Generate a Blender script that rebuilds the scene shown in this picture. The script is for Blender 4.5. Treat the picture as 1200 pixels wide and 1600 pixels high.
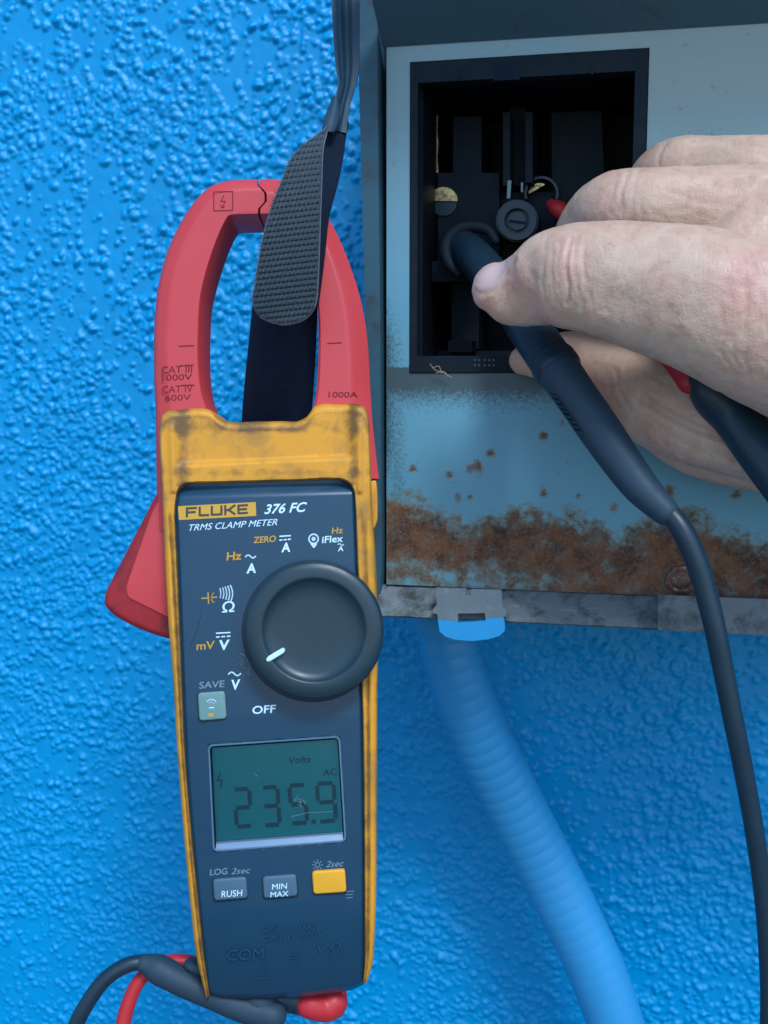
import bpy, bmesh, math, random
import numpy as np
from mathutils import Matrix, Vector
from mathutils.bvhtree import BVHTree

for _o in list(bpy.data.objects):
    bpy.data.objects.remove(_o)
SC = bpy.context.scene
COL = SC.collection
random.seed(7)
RNG = np.random.default_rng(11)

# ------------------------------------------------------------------ camera
F = 1755.0                                   # focal length in photo pixels (1200 x 1600)
CAMLOC = Vector((0.11, -0.50, 1.50))
cd = bpy.data.cameras.new('camera')
cam = bpy.data.objects.new('camera', cd)
COL.objects.link(cam)
cam.location = CAMLOC
cam.rotation_euler = (math.radians(83.0), 0, math.radians(12.4))
cd.sensor_fit = 'VERTICAL'
cd.sensor_height = 36
cd.lens = 36 * F / 1600
cd.clip_start = 0.01
cd.clip_end = 200
cd.dof.use_dof = True
cd.dof.focus_distance = .345
cd.dof.aperture_fstop = 42
SC.camera = cam
SC.render.resolution_x, SC.render.resolution_y = 768, 1024
CM = Matrix.Translation(CAMLOC) @ cam.rotation_euler.to_matrix().to_4x4()
CMN = np.array(CM)

# ------------------------------------------------------------------ light
SUN_ELEV, SUN_AZ = 50.0, 30.0                # azimuth measured from the wall normal, towards the right
world = bpy.data.worlds.new('World')
SC.world = world
world.use_nodes = True
wn = world.node_tree
sky = wn.nodes.new('ShaderNodeTexSky')
sky.sky_type = 'NISHITA'
sky.sun_disc = False
sky.sun_elevation = math.radians(SUN_ELEV)
sky.sun_rotation = math.radians(180 - SUN_AZ)
bg = wn.nodes['Background']
bg.inputs['Strength'].default_value = 0.14
wn.links.new(sky.outputs[0], bg.inputs['Color'])
sl = bpy.data.lights.new('sun', 'SUN')
sl.energy = 1.6
sl.angle = math.radians(14)
sl.color = (1.0, 0.965, 0.91)
sun = bpy.data.objects.new('sun', sl)
COL.objects.link(sun)
e, a = math.radians(SUN_ELEV), math.radians(SUN_AZ)
tosun = Vector((math.cos(e) * math.sin(a), -math.cos(e) * math.cos(a), math.sin(e)))
sun.location = Vector((0, -2, 4))
sun.rotation_euler = tosun.to_track_quat('Z', 'Y').to_euler()
SC.view_settings.view_transform = 'Standard'
SC.view_settings.look = 'None'
SC.view_settings.exposure = 0.58
SC.view_settings.gamma = 1
SC.view_settings.use_white_balance = True       # the phone's cool white balance
SC.view_settings.white_balance_temperature = 5300
SC.view_settings.white_balance_tint = 4
SC.view_settings.use_curve_mapping = False

# ------------------------------------------------------------------ coordinates
def cl(px, py, d):                           # camera-space point of a pixel at depth d
    return np.array([(px - 600) * d / F, (800 - py) * d / F, -d])
def c2w(P):
    P = np.asarray(P, float)
    return P @ CMN[:3, :3].T + CMN[:3, 3]
def V(px, py, d): return c2w(cl(px, py, d))
def on_y(px, py, Y):                         # where the pixel's ray meets the plane y = Y
    r = c2w(cl(px, py, 1.0)) - np.array(CAMLOC)
    return np.array(CAMLOC) + r * ((Y - CAMLOC.y) / r[1])
CMI = np.linalg.inv(CMN)
def proj(W):
    W = np.asarray(W, float)
    p = W @ CMI[:3, :3].T + CMI[:3, 3]
    return 600 + F * p[..., 0] / -p[..., 2], 800 - F * p[..., 1] / -p[..., 2], -p[..., 2]

# ------------------------------------------------------------------ object helpers
MW = {}
def base(o):
    return MW.get(o.name, Matrix.Identity(4))
def tag(o, label=None, cat=None, group=None, kind=None):
    for k, v in (('label', label), ('category', cat), ('group', group), ('kind', kind)):
        if v: o[k] = v
    return o
def thing(name, M, label, cat, group=None):
    o = bpy.data.objects.new(name, None)
    o.empty_display_size = 0.02
    COL.objects.link(o)
    o.matrix_world = M
    MW[o.name] = M.copy()
    return tag(o, label, cat, group)
def link_mesh(name, me, mat, parent, sharp=35):
    if mat: 
        me.materials.clear(); me.materials.append(mat)
    o = bpy.data.objects.new(name, me)
    COL.objects.link(o)
    if parent:
        o.parent = parent
        MW[o.name] = base(parent)
    if sharp is not None and len(me.polygons):
        me.polygons.foreach_set('use_smooth', [True] * len(me.polygons))
        me.set_sharp_from_angle(angle=math.radians(sharp))
    return o
def obj(name, W, faces, mat, parent=None, origin=None, sharp=35, fix=True):
    W = np.asarray(W, float)
    if parent:
        Mi = np.array(base(parent).inverted())
        L = W @ Mi[:3, :3].T + Mi[:3, 3]
    else:
        origin = np.asarray(origin if origin is not None else W.mean(0))
        L = W - origin
    me = bpy.data.meshes.new(name)
    me.from_pydata(L.tolist(), [], [tuple(int(i) for i in f) for f in faces])
    if fix:
        bm = bmesh.new(); bm.from_mesh(me)
        bmesh.ops.recalc_face_normals(bm, faces=bm.faces)
        bm.to_mesh(me); bm.free()
    me.update()
    o = link_mesh(name, me, mat, parent, sharp)
    if not parent:
        o.location = origin
        MW[o.name] = Matrix.Translation(Vector(origin))
    return o
def merge(parts):                            # list of (verts, faces) -> one
    vs, fs, n = [], [], 0
    for v, f in parts:
        v = np.asarray(v, float)
        vs.append(v); fs += [tuple(i + n for i in q) for q in f]; n += len(v)
    return np.vstack(vs), fs

# ------------------------------------------------------------------ shape helpers
def catmull(P, n, closed=False):
    P = np.asarray(P, float)
    if len(P) == 2:
        t = np.linspace(0, 1, n)[:, None]
        return P[0] * (1 - t) + P[1] * t
    k = min(3, P.shape[1])
    seg = np.linalg.norm(np.diff(P[:, :2], axis=0), axis=1) + 1e-9
    s = np.concatenate([[0], np.cumsum(seg)])
    T = np.linspace(0, s[-1], n)
    # finite-difference hermite (monotone parametrisation on chord length)
    m = np.zeros_like(P)
    m[1:-1] = ((P[2:] - P[1:-1]) / seg[1:, None] * seg[:-1, None] + (P[1:-1] - P[:-2]) / seg[:-1, None] * seg[1:, None]) / (seg[1:] + seg[:-1])[:, None]
    m[0] = (P[1] - P[0]) / seg[0]; m[-1] = (P[-1] - P[-2]) / seg[-1]
    i = np.clip(np.searchsorted(s, T, side='right') - 1, 0, len(seg) - 1)
    h = seg[i]; u = (T - s[i]) / h
    u = u[:, None]; h = h[:, None]
    return ((2*u**3 - 3*u**2 + 1) * P[i] + (u**3 - 2*u**2 + u) * h * m[i] + (-2*u**3 + 3*u**2) * P[i+1] + (u**3 - u**2) * h * m[i+1])

def pair_loft(pairs, nrow, ncol, zf=None, warp=None):
    """pairs: rows of (Lx, Ly, Rx, Ry, d). Returns camera-space grid and the px grid."""
    A = np.asarray(pairs, float)
    mid = (A[:, :2] + A[:, 2:4]) / 2
    # parametrise by mean travel of both edges
    tr = np.linalg.norm(np.diff(A[:, :2], axis=0), axis=1) + np.linalg.norm(np.diff(A[:, 2:4], axis=0), axis=1)
    s = np.concatenate([[0], np.cumsum(tr)])
    B = np.column_stack([s, np.zeros(len(s)), A])
    C = catmull(B, nrow)
    t = np.linspace(0, 1, ncol)[None, :, None]
    Lp, Rp, d = C[:, None, 2:4], C[:, None, 4:6], C[:, 6]
    XY = Lp * (1 - t) + Rp * t
    S = np.broadcast_to((C[:, 0] / s[-1])[:, None], XY.shape[:2])
    T = np.broadcast_to(t[..., 0], XY.shape[:2])
    if warp is not None: XY = warp(XY, S, T)
    D = np.broadcast_to(d[:, None], XY.shape[:2]).copy()
    W = np.linalg.norm(Rp - Lp, axis=-1)
    z = zf(XY[..., 0], XY[..., 1], S, T, np.broadcast_to(W, XY.shape[:2])) if zf else np.zeros_like(D)
    D = D - z
    G = np.stack([(XY[..., 0] - 600) * D / F, (800 - XY[..., 1]) * D / F, -D], -1)
    return G, XY
def grid_faces(nr, nc, off=0):
    i = np.arange(nr - 1)[:, None] * nc + np.arange(nc - 1)[None, :] + off
    return np.stack([i, i + 1, i + nc + 1, i + nc], -1).reshape(-1, 4)
def solid(G, back_d=None, thick=None):
    """close a camera-space grid with a back at depth back_d, or moved back by thick"""
    nr, nc = G.shape[:2]
    Bk = G.copy()
    if back_d is not None: Bk[..., 2] = -back_d
    else: Bk[..., 2] -= thick
    v = np.vstack([G.reshape(-1, 3), Bk.reshape(-1, 3)])
    n = nr * nc
    f = grid_faces(nr, nc).tolist() + grid_faces(nr, nc, n)[:, ::-1].tolist()
    rim = [c for c in range(nc)] + [r * nc + nc - 1 for r in range(1, nr)] + [(nr - 1) * nc + c for c in range(nc - 2, -1, -1)] + [r * nc for r in range(nr - 2, 0, -1)]
    for k in range(len(rim)):
        p, q = rim[k], rim[(k + 1) % len(rim)]
        f.append([p, q, q + n, p + n])
    return v, f
def rounded(pts, r, seg=5):
    pts = [np.array(p, float) for p in pts]; out = []
    n = len(pts)
    for i in range(n):
        rr = r[i] if isinstance(r, (list, tuple)) else r
        p, a_, b_ = pts[i], pts[i - 1], pts[(i + 1) % n]
        u, w = a_ - p, b_ - p
        lu, lw = np.linalg.norm(u), np.linalg.norm(w)
        k = min(rr, lu * .45, lw * .45)
        if k < .2: out.append(p); continue
        s_, e_ = p + u / lu * k, p + w / lw * k
        for j in range(seg + 1):
            t = j / seg
            out.append((1-t)**2 * s_ + 2*t*(1-t) * p + t*t * e_)
    return np.array(out)
def inset(P, e):
    P = np.asarray(P, float)
    area = 0.5 * np.sum(P[:, 0] * np.roll(P[:, 1], -1) - np.roll(P[:, 0], -1) * P[:, 1])
    a_ = P - np.roll(P, 1, 0); b_ = np.roll(P, -1, 0) - P
    a_ /= np.linalg.norm(a_, axis=1)[:, None] + 1e-9; b_ /= np.linalg.norm(b_, axis=1)[:, None] + 1e-9
    t = a_ + b_; t /= np.linalg.norm(t, axis=1)[:, None] + 1e-9
    nrm = np.column_stack([-t[:, 1], t[:, 0]]) * (1 if area > 0 else -1)
    return P + nrm * e
def plate(P, d, thick, bev=0, crown=0, steps=4):
    """slab: pixel outline P at depth d (front), going back by thick; bev in pixels"""
    rings = []
    px_m = d / F
    def ring(Q, z):                           # z behind the front
        x = (Q[:, 0] - 600) * px_m; y = (800 - Q[:, 1]) * px_m
        dd = d if np.isscalar(d) else d
        return np.column_stack([x, y, np.full(len(Q), -(dd + z))])
    rings.append(ring(P, thick))
    if bev:
        for k in range(steps + 1):
            an = k / steps * math.pi / 2
            rings.append(ring(inset(P, bev * (1 - math.cos(an))), bev * px_m * (1 - math.sin(an))))
    else: rings.append(ring(P, 0))
    n = len(P); v = np.vstack(rings); f = []
    for r in range(len(rings) - 1):
        for i in range(n):
            j = (i + 1) % n
            f.append([r*n + i, r*n + j, (r+1)*n + j, (r+1)*n + i])
    f.append(list(range(n))[::-1]); f.append([(len(rings) - 1) * n + i for i in range(n)])
    return v, f
def tube(path, n=60, seg=20, zratio=1.0, cap=True, prof=None):
    """path rows: (px, py, d, r_px[, r2_px depth radius]) -> camera space tube"""
    A = np.asarray(path, float)
    if A.shape[1] == 4: A = np.column_stack([A, A[:, 3] * zratio])
    C = np.column_stack([(A[:, 0] - 600) * A[:, 2] / F, (800 - A[:, 1]) * A[:, 2] / F, -A[:, 2], A[:, 3] * A[:, 2] / F, A[:, 4] * A[:, 2] / F])
    seg_l = np.linalg.norm(np.diff(C[:, :3], axis=0), axis=1); s = np.concatenate([[0], np.cumsum(seg_l)])
    R = catmull(np.column_stack([s, 0 * s, C]), n)[:, 2:]
    P, r1, r2 = R[:, :3], R[:, 3], R[:, 4]
    sl_ = np.concatenate([[0], np.cumsum(np.linalg.norm(np.diff(P, axis=0), axis=1))])
    if prof is not None:
        k = prof(sl_); r1 = r1 * k; r2 = r2 * k
    T = np.gradient(P, axis=0); T /= np.linalg.norm(T, axis=1)[:, None]
    if cap:                                  # rounded ends
        def end(i, sgn):
            ps, a1, a2 = [], [], []
            for q in (0.35, 0.65, 0.86, 0.97):
                ps.append(P[i] + sgn * T[i] * q * (r1[i] + r2[i]) / 2); k = math.sqrt(1 - q*q); a1.append(r1[i] * k); a2.append(r2[i] * k)
            return ps, a1, a2
        p0, x0, y0 = end(0, -1); p1, x1, y1 = end(-1, 1)
        P = np.vstack([p0[::-1], P, p1]); r1 = np.concatenate([x0[::-1], r1, x1]); r2 = np.concatenate([y0[::-1], r2, y1])
        T = np.vstack([[T[0]] * 4, T, [T[-1]] * 4])
    n1 = np.cross(T, [0, 0, 1.0]); n1 /= np.linalg.norm(n1, axis=1)[:, None] + 1e-9
    n2 = np.cross(n1, T)
    an = np.linspace(0, 2 * math.pi, seg, endpoint=False)
    v = P[:, None] + n1[:, None] * (np.cos(an)[None, :, None] * r1[:, None, None]) + n2[:, None] * (np.sin(an)[None, :, None] * r2[:, None, None])
    m = len(P); v = v.reshape(-1, 3); f = []
    for i in range(m - 1):
        for j in range(seg):
            k = (j + 1) % seg
            f.append([i*seg + j, i*seg + k, (i+1)*seg + k, (i+1)*seg + j])
    f.append(list(range(seg))[::-1]); f.append([(m-1)*seg + j for j in range(seg)])
    return v, f
def lathe(cx, cy, d0, profile, seg=64, persp=True, cap=True):
    """profile rows: (r_px, z_m towards the camera) about a pixel centre; facing the camera"""
    v, f = [], []
    for r, z in profile:
        d = d0 - z
        for j in range(seg):
            an = 2 * math.pi * j / seg
            v.append(cl(cx + r * math.cos(an), cy - r * math.sin(an), d) if persp else cl(cx, cy, d0) + np.array([r * d0 / F * math.cos(an), r * d0 / F * math.sin(an), z]))
    for i in range(len(profile) - 1):
        for j in range(seg):
            k = (j + 1) % seg
            f.append([i*seg + j, i*seg + k, (i+1)*seg + k, (i+1)*seg + j])
    f.append(list(range(seg))[::-1])
    if cap: f.append([(len(profile)-1)*seg + j for j in range(seg)])
    return np.array(v), f
def prism_y(P, Y0, Y1):
    """world prism: pixel outline P traced on the plane y = Y0 (front), straight back to y = Y1"""
    A = np.array([on_y(x, y, Y0) for x, y in P]); B = A.copy(); B[:, 1] = Y1
    n = len(A); f = [[i, (i+1) % n, n + (i+1) % n, n + i] for i in range(n)]
    return np.vstack([A, B]), f + [list(range(n))[::-1], [n + i for i in range(n)]]
def box_w(x0, x1, y0, y1, z0, z1):
    v = [(x, y, z) for x in (x0, x1) for y in (y0, y1) for z in (z0, z1)]
    return np.array(v), [[0,1,3,2],[4,6,7,5],[0,4,5,1],[2,3,7,6],[0,2,6,4],[1,5,7,3]]

# ------------------------------------------------------------------ materials
def N(nt, t, **k):
    n = nt.nodes.new(t)
    for a_, b_ in k.items(): setattr(n, a_, b_)
    return n
def ramp(nt, stops, fac):
    r = N(nt, 'ShaderNodeValToRGB')
    el = r.color_ramp.elements
    while len(el) < len(stops): el.new(0.5)
    for i, (p, c) in enumerate(stops):
        el[i].position = p; el[i].color = (c, c, c, 1) if np.isscalar(c) else (*c, 1)
    nt.links.new(fac, r.inputs[0])
    return r.outputs[0]
def mixc(nt, fac, a_, b_):
    m = N(nt, 'ShaderNodeMix', data_type='RGBA')
    for sock, val in ((m.inputs[0], fac), (m.inputs[6], a_), (m.inputs[7], b_)):
        if isinstance(val, bpy.types.NodeSocket): nt.links.new(val, sock)
        elif sock == m.inputs[0]: sock.default_value = val
        else: sock.default_value = (*val, 1)
    return m.outputs[2]
def math_(nt, op, a_, b_=None):
    m = N(nt, 'ShaderNodeMath', operation=op)
    for i, val in enumerate((a_, b_)):
        if val is None: continue
        if isinstance(val, bpy.types.NodeSocket): nt.links.new(val, m.inputs[i])
        else: m.inputs[i].default_value = val
    return m.outputs[0]
def noise(nt, scale, detail=4, rough=.55, vec=None, dist=0):
    n = N(nt, 'ShaderNodeTexNoise')
    n.inputs['Scale'].default_value = scale; n.inputs['Detail'].default_value = detail
    n.inputs['Roughness'].default_value = rough; n.inputs['Distortion'].default_value = dist
    if vec is not None: nt.links.new(vec, n.inputs['Vector'])
    return n.outputs[0]
def mat(name, col, rough=.5, spec=.5, metal=0, grime=None, gscale=60, gamt=(.5, .75), bump=None, var=.12, vscale=40, coat=0, sss=0, sheen=0, rvar=.12):
    m = bpy.data.materials.new(name); m.use_nodes = True
    nt = m.node_tree; b = nt.nodes['Principled BSDF']
    tc = N(nt, 'ShaderNodeTexCoord').outputs['Object']
    n1 = noise(nt, vscale, 5, .6, tc)
    dark = tuple(c * (1 - var) for c in col); lite = tuple(min(1, c * (1 + var)) for c in col)
    c = mixc(nt, n1, dark, lite)
    if grime:
        g = ramp(nt, [(gamt[0], 0), (gamt[1], 1)], noise(nt, gscale, 8, .68, tc, .4))
        c = mixc(nt, g, c, grime)
    nt.links.new(c, b.inputs['Base Color'])
    r = math_(nt, 'ADD', math_(nt, 'MULTIPLY', math_(nt, 'SUBTRACT', noise(nt, vscale * 3, 4, .6, tc), .5), rvar * 2), rough)
    nt.links.new(r, b.inputs['Roughness'])
    b.inputs['Specular IOR Level'].default_value = spec; b.inputs['Metallic'].default_value = metal
    b.inputs['Coat Weight'].default_value = coat; b.inputs['Coat Roughness'].default_value = .15
    if sss:
        b.inputs['Subsurface Weight'].default_value = sss; b.inputs['Subsurface Scale'].default_value = .003
    if sheen: b.inputs['Sheen Weight'].default_value = sheen
    if bump:
        bn = N(nt, 'ShaderNodeBump'); bn.inputs['Strength'].default_value = bump[1]; bn.inputs['Distance'].default_value = bump[2]
        nt.links.new(noise(nt, bump[0], 4, .6, tc), bn.inputs['Height'])
        nt.links.new(bn.outputs[0], b.inputs['Normal'])
    m['b'] = 1
    return m
def bsdf(m): return m.node_tree.nodes['Principled BSDF']

M = {}
M['wall'] = mat('blue_wall_paint', (.026, .275, .585), .38, .5, var=.12, vscale=16, bump=(1600, .5, .0004), grime=(.012, .24, .58), gscale=30, gamt=(.62, .85))
M['ground'] = mat('paving', (.17, .17, .165), .9, .2, var=.2, vscale=6, bump=(60, .5, .004))
M['steel'] = mat('painted_steel', (.13, .21, .25), .5, .4, grime=(.055, .065, .065), gscale=90, gamt=(.58, .74), bump=(900, .2, .0003), vscale=30)
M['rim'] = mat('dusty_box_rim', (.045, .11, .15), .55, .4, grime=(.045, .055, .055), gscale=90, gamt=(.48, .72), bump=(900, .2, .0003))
M['dust'] = mat('dusty_ledge', (.17, .195, .205), .85, .2, grime=(.055, .06, .06), gscale=110, gamt=(.46, .66), bump=(700, .6, .0008), vscale=120, var=.3)
M['gap'] = mat('dark_gap', (.004, .010, .022), .7, .2)
M['socket'] = mat('black_socket_plastic', (.005, .012, .020), .65, .2, grime=(.012, .018, .020), gscale=150, gamt=(.5, .75), bump=(1200, .2, .0002))
M['socket_dark'] = mat('shaded_socket_plastic', (.002, .004, .009), .6, .2, var=.2)  # same plastic, darker: shade deep in the opening is put into the colour
M['brass'] = mat('brass', (.62, .46, .22), .35, .5, metal=.9, grime=(.12, .08, .04), gscale=500, gamt=(.45, .65))
M['lip_blue'] = mat('clip_blue_paint', (.05, .29, .62), .45, .4, var=.06, vscale=100, grime=(.22, .28, .30), gscale=350, gamt=(.68, .72))
M['clip_grey'] = mat('dusty_clip', (.15, .185, .205), .75, .3, grime=(.36, .33, .25), gscale=260, gamt=(.60, .70), bump=(900, .4, .0004), vscale=160, var=.2)
M['conduit'] = mat('conduit_plastic', (.065, .29, .58), .42, .4, var=.06, vscale=30, bump=(500, .15, .0003))
M['yellow'] = mat('yellow_holster', (.66, .30, .014), .5, .4, grime=(.20, .12, .04), gscale=55, gamt=(.48, .85), bump=(1500, .25, .0002), vscale=25, var=.2)
M['panel'] = mat('grey_panel', (.010, .045, .088), .36, .55, var=.08, vscale=50, grime=(.03, .07, .11), gscale=300, gamt=(.68, .84), bump=(3500, .12, .0001))
M['core'] = mat('dark_meter_body', (.008, .024, .042), .5, .4)
M['jaw'] = mat('red_jaw_plastic', (.52, .046, .050), .42, .45, var=.10, vscale=30, grime=(.28, .02, .03), gscale=180, gamt=(.66, .80), bump=(2200, .2, .00015))
M['red_dark'] = mat('dark_red_edge', (.30, .012, .018), .5, .4, var=.2, vscale=60, grime=(.06, .01, .015), gscale=120, gamt=(.48, .72), bump=(2200, .25, .0002))  # darker red for the trigger's perimeter
M['seam'] = mat('jaw_print', (.16, .006, .012), .6, .3)
M['dial'] = mat('dial_plastic', (.013, .032, .044), .38, .5, var=.08, vscale=90, grime=(.04, .07, .085), gscale=420, gamt=(.66, .8), bump=(3800, .25, .00012))
M['white'] = mat('white_print', (.62, .80, .92), .5, .3, var=.05)
M['grey_print'] = mat('grey_print', (.20, .27, .32), .5, .3, var=.1)
M['gold_print'] = mat('yellow_print', (.55, .30, .03), .5, .3, var=.05)
M['badge'] = mat('yellow_badge', (.60, .34, .03), .4, .4, var=.08, vscale=80)
M['badge_ink'] = mat('badge_ink', (.05, .06, .055), .5, .3)
M['lcd'] = mat('lcd_glass_green', (.018, .200, .225), .28, .5, var=.08, vscale=30, grime=(.03, .22, .25), gscale=60, gamt=(.60, .85))
M['lcd_ink'] = mat('lcd_segments', (.005, .060, .085), .4, .4)
M['bezel'] = mat('lit_bezel_plastic', (.10, .17, .24), .25, .6, var=.2, vscale=100)  # paler than the panel plastic: light on the recess walls put into colour
M['button'] = mat('blue_grey_button', (.07, .125, .18), .45, .4, var=.06, bump=(2500, .15, .0001))
M['button_pale'] = mat('pale_button', (.16, .27, .26), .45, .4, var=.08)
M['button_yellow'] = mat('yellow_button', (.72, .36, .015), .42, .4, var=.06)
M['pointer'] = mat('white_pointer', (.62, .78, .80), .45, .4)
M['web'] = mat('webbing', (.018, .032, .045), .85, .25, var=.25, vscale=300, sheen=.3)
M['strap'] = mat('dark_strap', (.006, .012, .028), .9, .2, var=.3, vscale=400, bump=(3000, .5, .0003))
M['strap_top'] = mat('strap_tape', (.018, .045, .075), .6, .4, var=.15, vscale=150, bump=(1800, .3, .0002))
M['rubber'] = mat('black_probe_rubber', (.009, .024, .040), .42, .45, var=.15, vscale=120, grime=(.03, .05, .065), gscale=260, gamt=(.60, .80), bump=(1800, .2, .0002))
M['sleeve'] = mat('dull_black_sleeve', (.024, .046, .070), .58, .35, var=.15, vscale=120, grime=(.03, .055, .075), gscale=300, gamt=(.6, .8), bump=(1800, .2, .0002))
M['redlead'] = mat('red_lead', (.45, .022, .028), .42, .4, var=.1, vscale=80)
M['straw'] = mat('dry_straw', (.40, .34, .20), .8, .2)
M['lint'] = mat('cobweb_thread', (.40, .43, .42), .9, .1)
M['cuff'] = mat('grey_cuff_cloth', (.08, .09, .11), .9, .2, var=.2, vscale=300, bump=(1500, .6, .0006))
M['screw'] = mat('rusty_screw', (.13, .06, .04), .35, .5, metal=.3, grime=(.30, .30, .28), gscale=500, gamt=(.55, .65), bump=(1200, .6, .0006))
M['nail'] = mat('thumbnail', (.55, .38, .345), .30, .5, var=.06, vscale=120, sss=.15)
M['engrave'] = mat('embossed_plastic', (.018, .065, .115), .35, .5, var=.08, vscale=50)

# pane material: clear with a Fresnel reflection
m = bpy.data.materials.new('display_glass'); m.use_nodes = True; nt = m.node_tree
for n_ in list(nt.nodes):
    if n_.type == 'BSDF_PRINCIPLED': nt.nodes.remove(n_)
gl = N(nt, 'ShaderNodeBsdfGlossy'); gl.inputs['Roughness'].default_value = .06
tr = N(nt, 'ShaderNodeBsdfTransparent'); fr = N(nt, 'ShaderNodeFresnel'); fr.inputs[0].default_value = 1.45
mx = N(nt, 'ShaderNodeMixShader'); nt.links.new(fr.outputs[0], mx.inputs[0]); nt.links.new(tr.outputs[0], mx.inputs[1]); nt.links.new(gl.outputs[0], mx.inputs[2])
nt.links.new(mx.outputs[0], nt.nodes['Material Output'].inputs[0]); M['glass'] = m

# cover plate: paint, rust, grime and tone shifts shaped by mask attributes broken up with noise
m = mat('rusty_cover_paint', (.155, .345, .44), .45, .45, var=.07, vscale=14, bump=(900, .15, .0003)); nt = m.node_tree; b = bsdf(m)
tc = N(nt, 'ShaderNodeTexCoord').outputs['Object']
paint = b.inputs['Base Color'].links[0].from_socket
paint = mixc(nt, N(nt, 'ShaderNodeAttribute', attribute_name='top_weight').outputs['Fac'], paint, (.27, .33, .31))
at1 = N(nt, 'ShaderNodeAttribute', attribute_name='rust').outputs['Fac']
at2 = N(nt, 'ShaderNodeAttribute', attribute_name='grime').outputs['Fac']
mp = N(nt, 'ShaderNodeMapping'); mp.inputs['Scale'].default_value = (.9, 1, 1); nt.links.new(tc, mp.inputs['Vector']); nb = noise(nt, 150, 12, .76, mp.outputs[0], .15); nf = noise(nt, 700, 6, .7, tc)
nl = noise(nt, 110, 8, .72, tc, .2)
sp = noise(nt, 1500, 3, .6, tc)
gsum = math_(nt, 'ADD', at2, math_(nt, 'MULTIPLY', math_(nt, 'SUBTRACT', math_(nt, 'ADD', math_(nt, 'MULTIPLY', nf, .55), math_(nt, 'MULTIPLY', sp, .45)), .5), 1.9))
gm = ramp(nt, [(.36, 0), (.78, 1)], gsum)
c = mixc(nt, math_(nt, 'MULTIPLY', gm, .85), paint, (.042, .050, .045))
rs = math_(nt, 'ADD', at1, math_(nt, 'MULTIPLY', math_(nt, 'SUBTRACT', nb, .5), 2.2))
halo = ramp(nt, [(.20, 0), (.42, 1)], rs)
core_ = ramp(nt, [(.44, 0), (.60, .75), (.80, 1)], rs)
c = mixc(nt, math_(nt, 'MULTIPLY', halo, .72), c, (.185, .15, .075))
rc = mixc(nt, ramp(nt, [(.38, 0), (.58, 1)], nl), (.048, .024, .018), (.185, .078, .032))
rc = mixc(nt, ramp(nt, [(.50, 0), (.66, 1)], nf), rc, (.19, .12, .06))
c = mixc(nt, core_, c, rc)
nt.links.new(c, b.inputs['Base Color'])
rr = mixc(nt, core_, (.45,) * 3, (.85,) * 3); nt.links.new(rr, b.inputs['Roughness'])
bn = N(nt, 'ShaderNodeBump'); bn.inputs['Strength'].default_value = .5; bn.inputs['Distance'].default_value = .0009
nt.links.new(math_(nt, 'MULTIPLY', core_, nf), bn.inputs['Height']); nt.links.new(bn.outputs[0], b.inputs['Normal'])
M['cover'] = m

# holster: brown handling dirt gathers in seams and grooves
nt = M['yellow'].node_tree; b = bsdf(M['yellow']); c0 = b.inputs['Base Color'].links[0].from_socket
tc = N(nt, 'ShaderNodeTexCoord').outputs['Object']
wn_ = math_(nt, 'ADD', N(nt, 'ShaderNodeAttribute', attribute_name='wear').outputs['Fac'], math_(nt, 'MULTIPLY', math_(nt, 'SUBTRACT', noise(nt, 160, 9, .7, tc, .2), .5), 2.0))
c1 = mixc(nt, math_(nt, 'MULTIPLY', ramp(nt, [(.35, 0), (1.0, 1)], wn_), .80), c0, (.075, .045, .02))
nt.links.new(c1, b.inputs['Base Color'])
# skin: attribute 'pink' reddens, 'spot' freckles
m = mat('skin', (.61, .43, .305), .43, .4, var=.10, vscale=60, sss=.22); nt = m.node_tree; b = bsdf(m)
bsdf(m).inputs['Subsurface Radius'].default_value = (1, .35, .2)
tc = N(nt, 'ShaderNodeTexCoord').outputs['Object']
paint = b.inputs['Base Color'].links[0].from_socket
pk = N(nt, 'ShaderNodeAttribute', attribute_name='pink').outputs['Fac']; spt = N(nt, 'ShaderNodeAttribute', attribute_name='spot').outputs['Fac']
mott = ramp(nt, [(.42, 0), (.68, 1)], noise(nt, 130, 6, .65, tc, .5))
c = mixc(nt, math_(nt, 'MULTIPLY', mott, .85), paint, (.52, .31, .215))
c = mixc(nt, pk, c, (.55, .235, .19))
c = mixc(nt, math_(nt, 'MULTIPLY', ramp(nt, [(.60, 0), (.72, 1)], noise(nt, 330, 3, .6, tc)), .35), c, (.32, .20, .13))
c = mixc(nt, spt, c, (.30, .175, .10))
nt.links.new(c, b.inputs['Base Color'])
vor = N(nt, 'ShaderNodeTexVoronoi', feature='DISTANCE_TO_EDGE'); vor.inputs['Scale'].default_value = 900; nt.links.new(tc, vor.inputs['Vector'])
hh = math_(nt, 'ADD', math_(nt, 'MULTIPLY', ramp(nt, [(0, 0), (.25, 1)], vor.outputs[0]), .22), noise(nt, 350, 6, .65, tc, 1.0))
mpa = N(nt, 'ShaderNodeMapping'); mpa.inputs['Scale'].default_value = (1, .6, .28); mpa.inputs['Rotation'].default_value = (0, .35, 0); nt.links.new(tc, mpa.inputs['Vector'])
mpb = N(nt, 'ShaderNodeMapping'); mpb.inputs['Scale'].default_value = (.35, .6, 1); mpb.inputs['Rotation'].default_value = (0, -.5, 0); nt.links.new(tc, mpb.inputs['Vector'])
hh = math_(nt, 'ADD', hh, math_(nt, 'ADD', math_(nt, 'MULTIPLY', noise(nt, 800, 4, .6, mpa.outputs[0], .5), .9), math_(nt, 'MULTIPLY', noise(nt, 650, 4, .6, mpb.outputs[0], .5), .7)))
bn = N(nt, 'ShaderNodeBump'); bn.inputs['Strength'].default_value = .34; bn.inputs['Distance'].default_value = .0005
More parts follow.
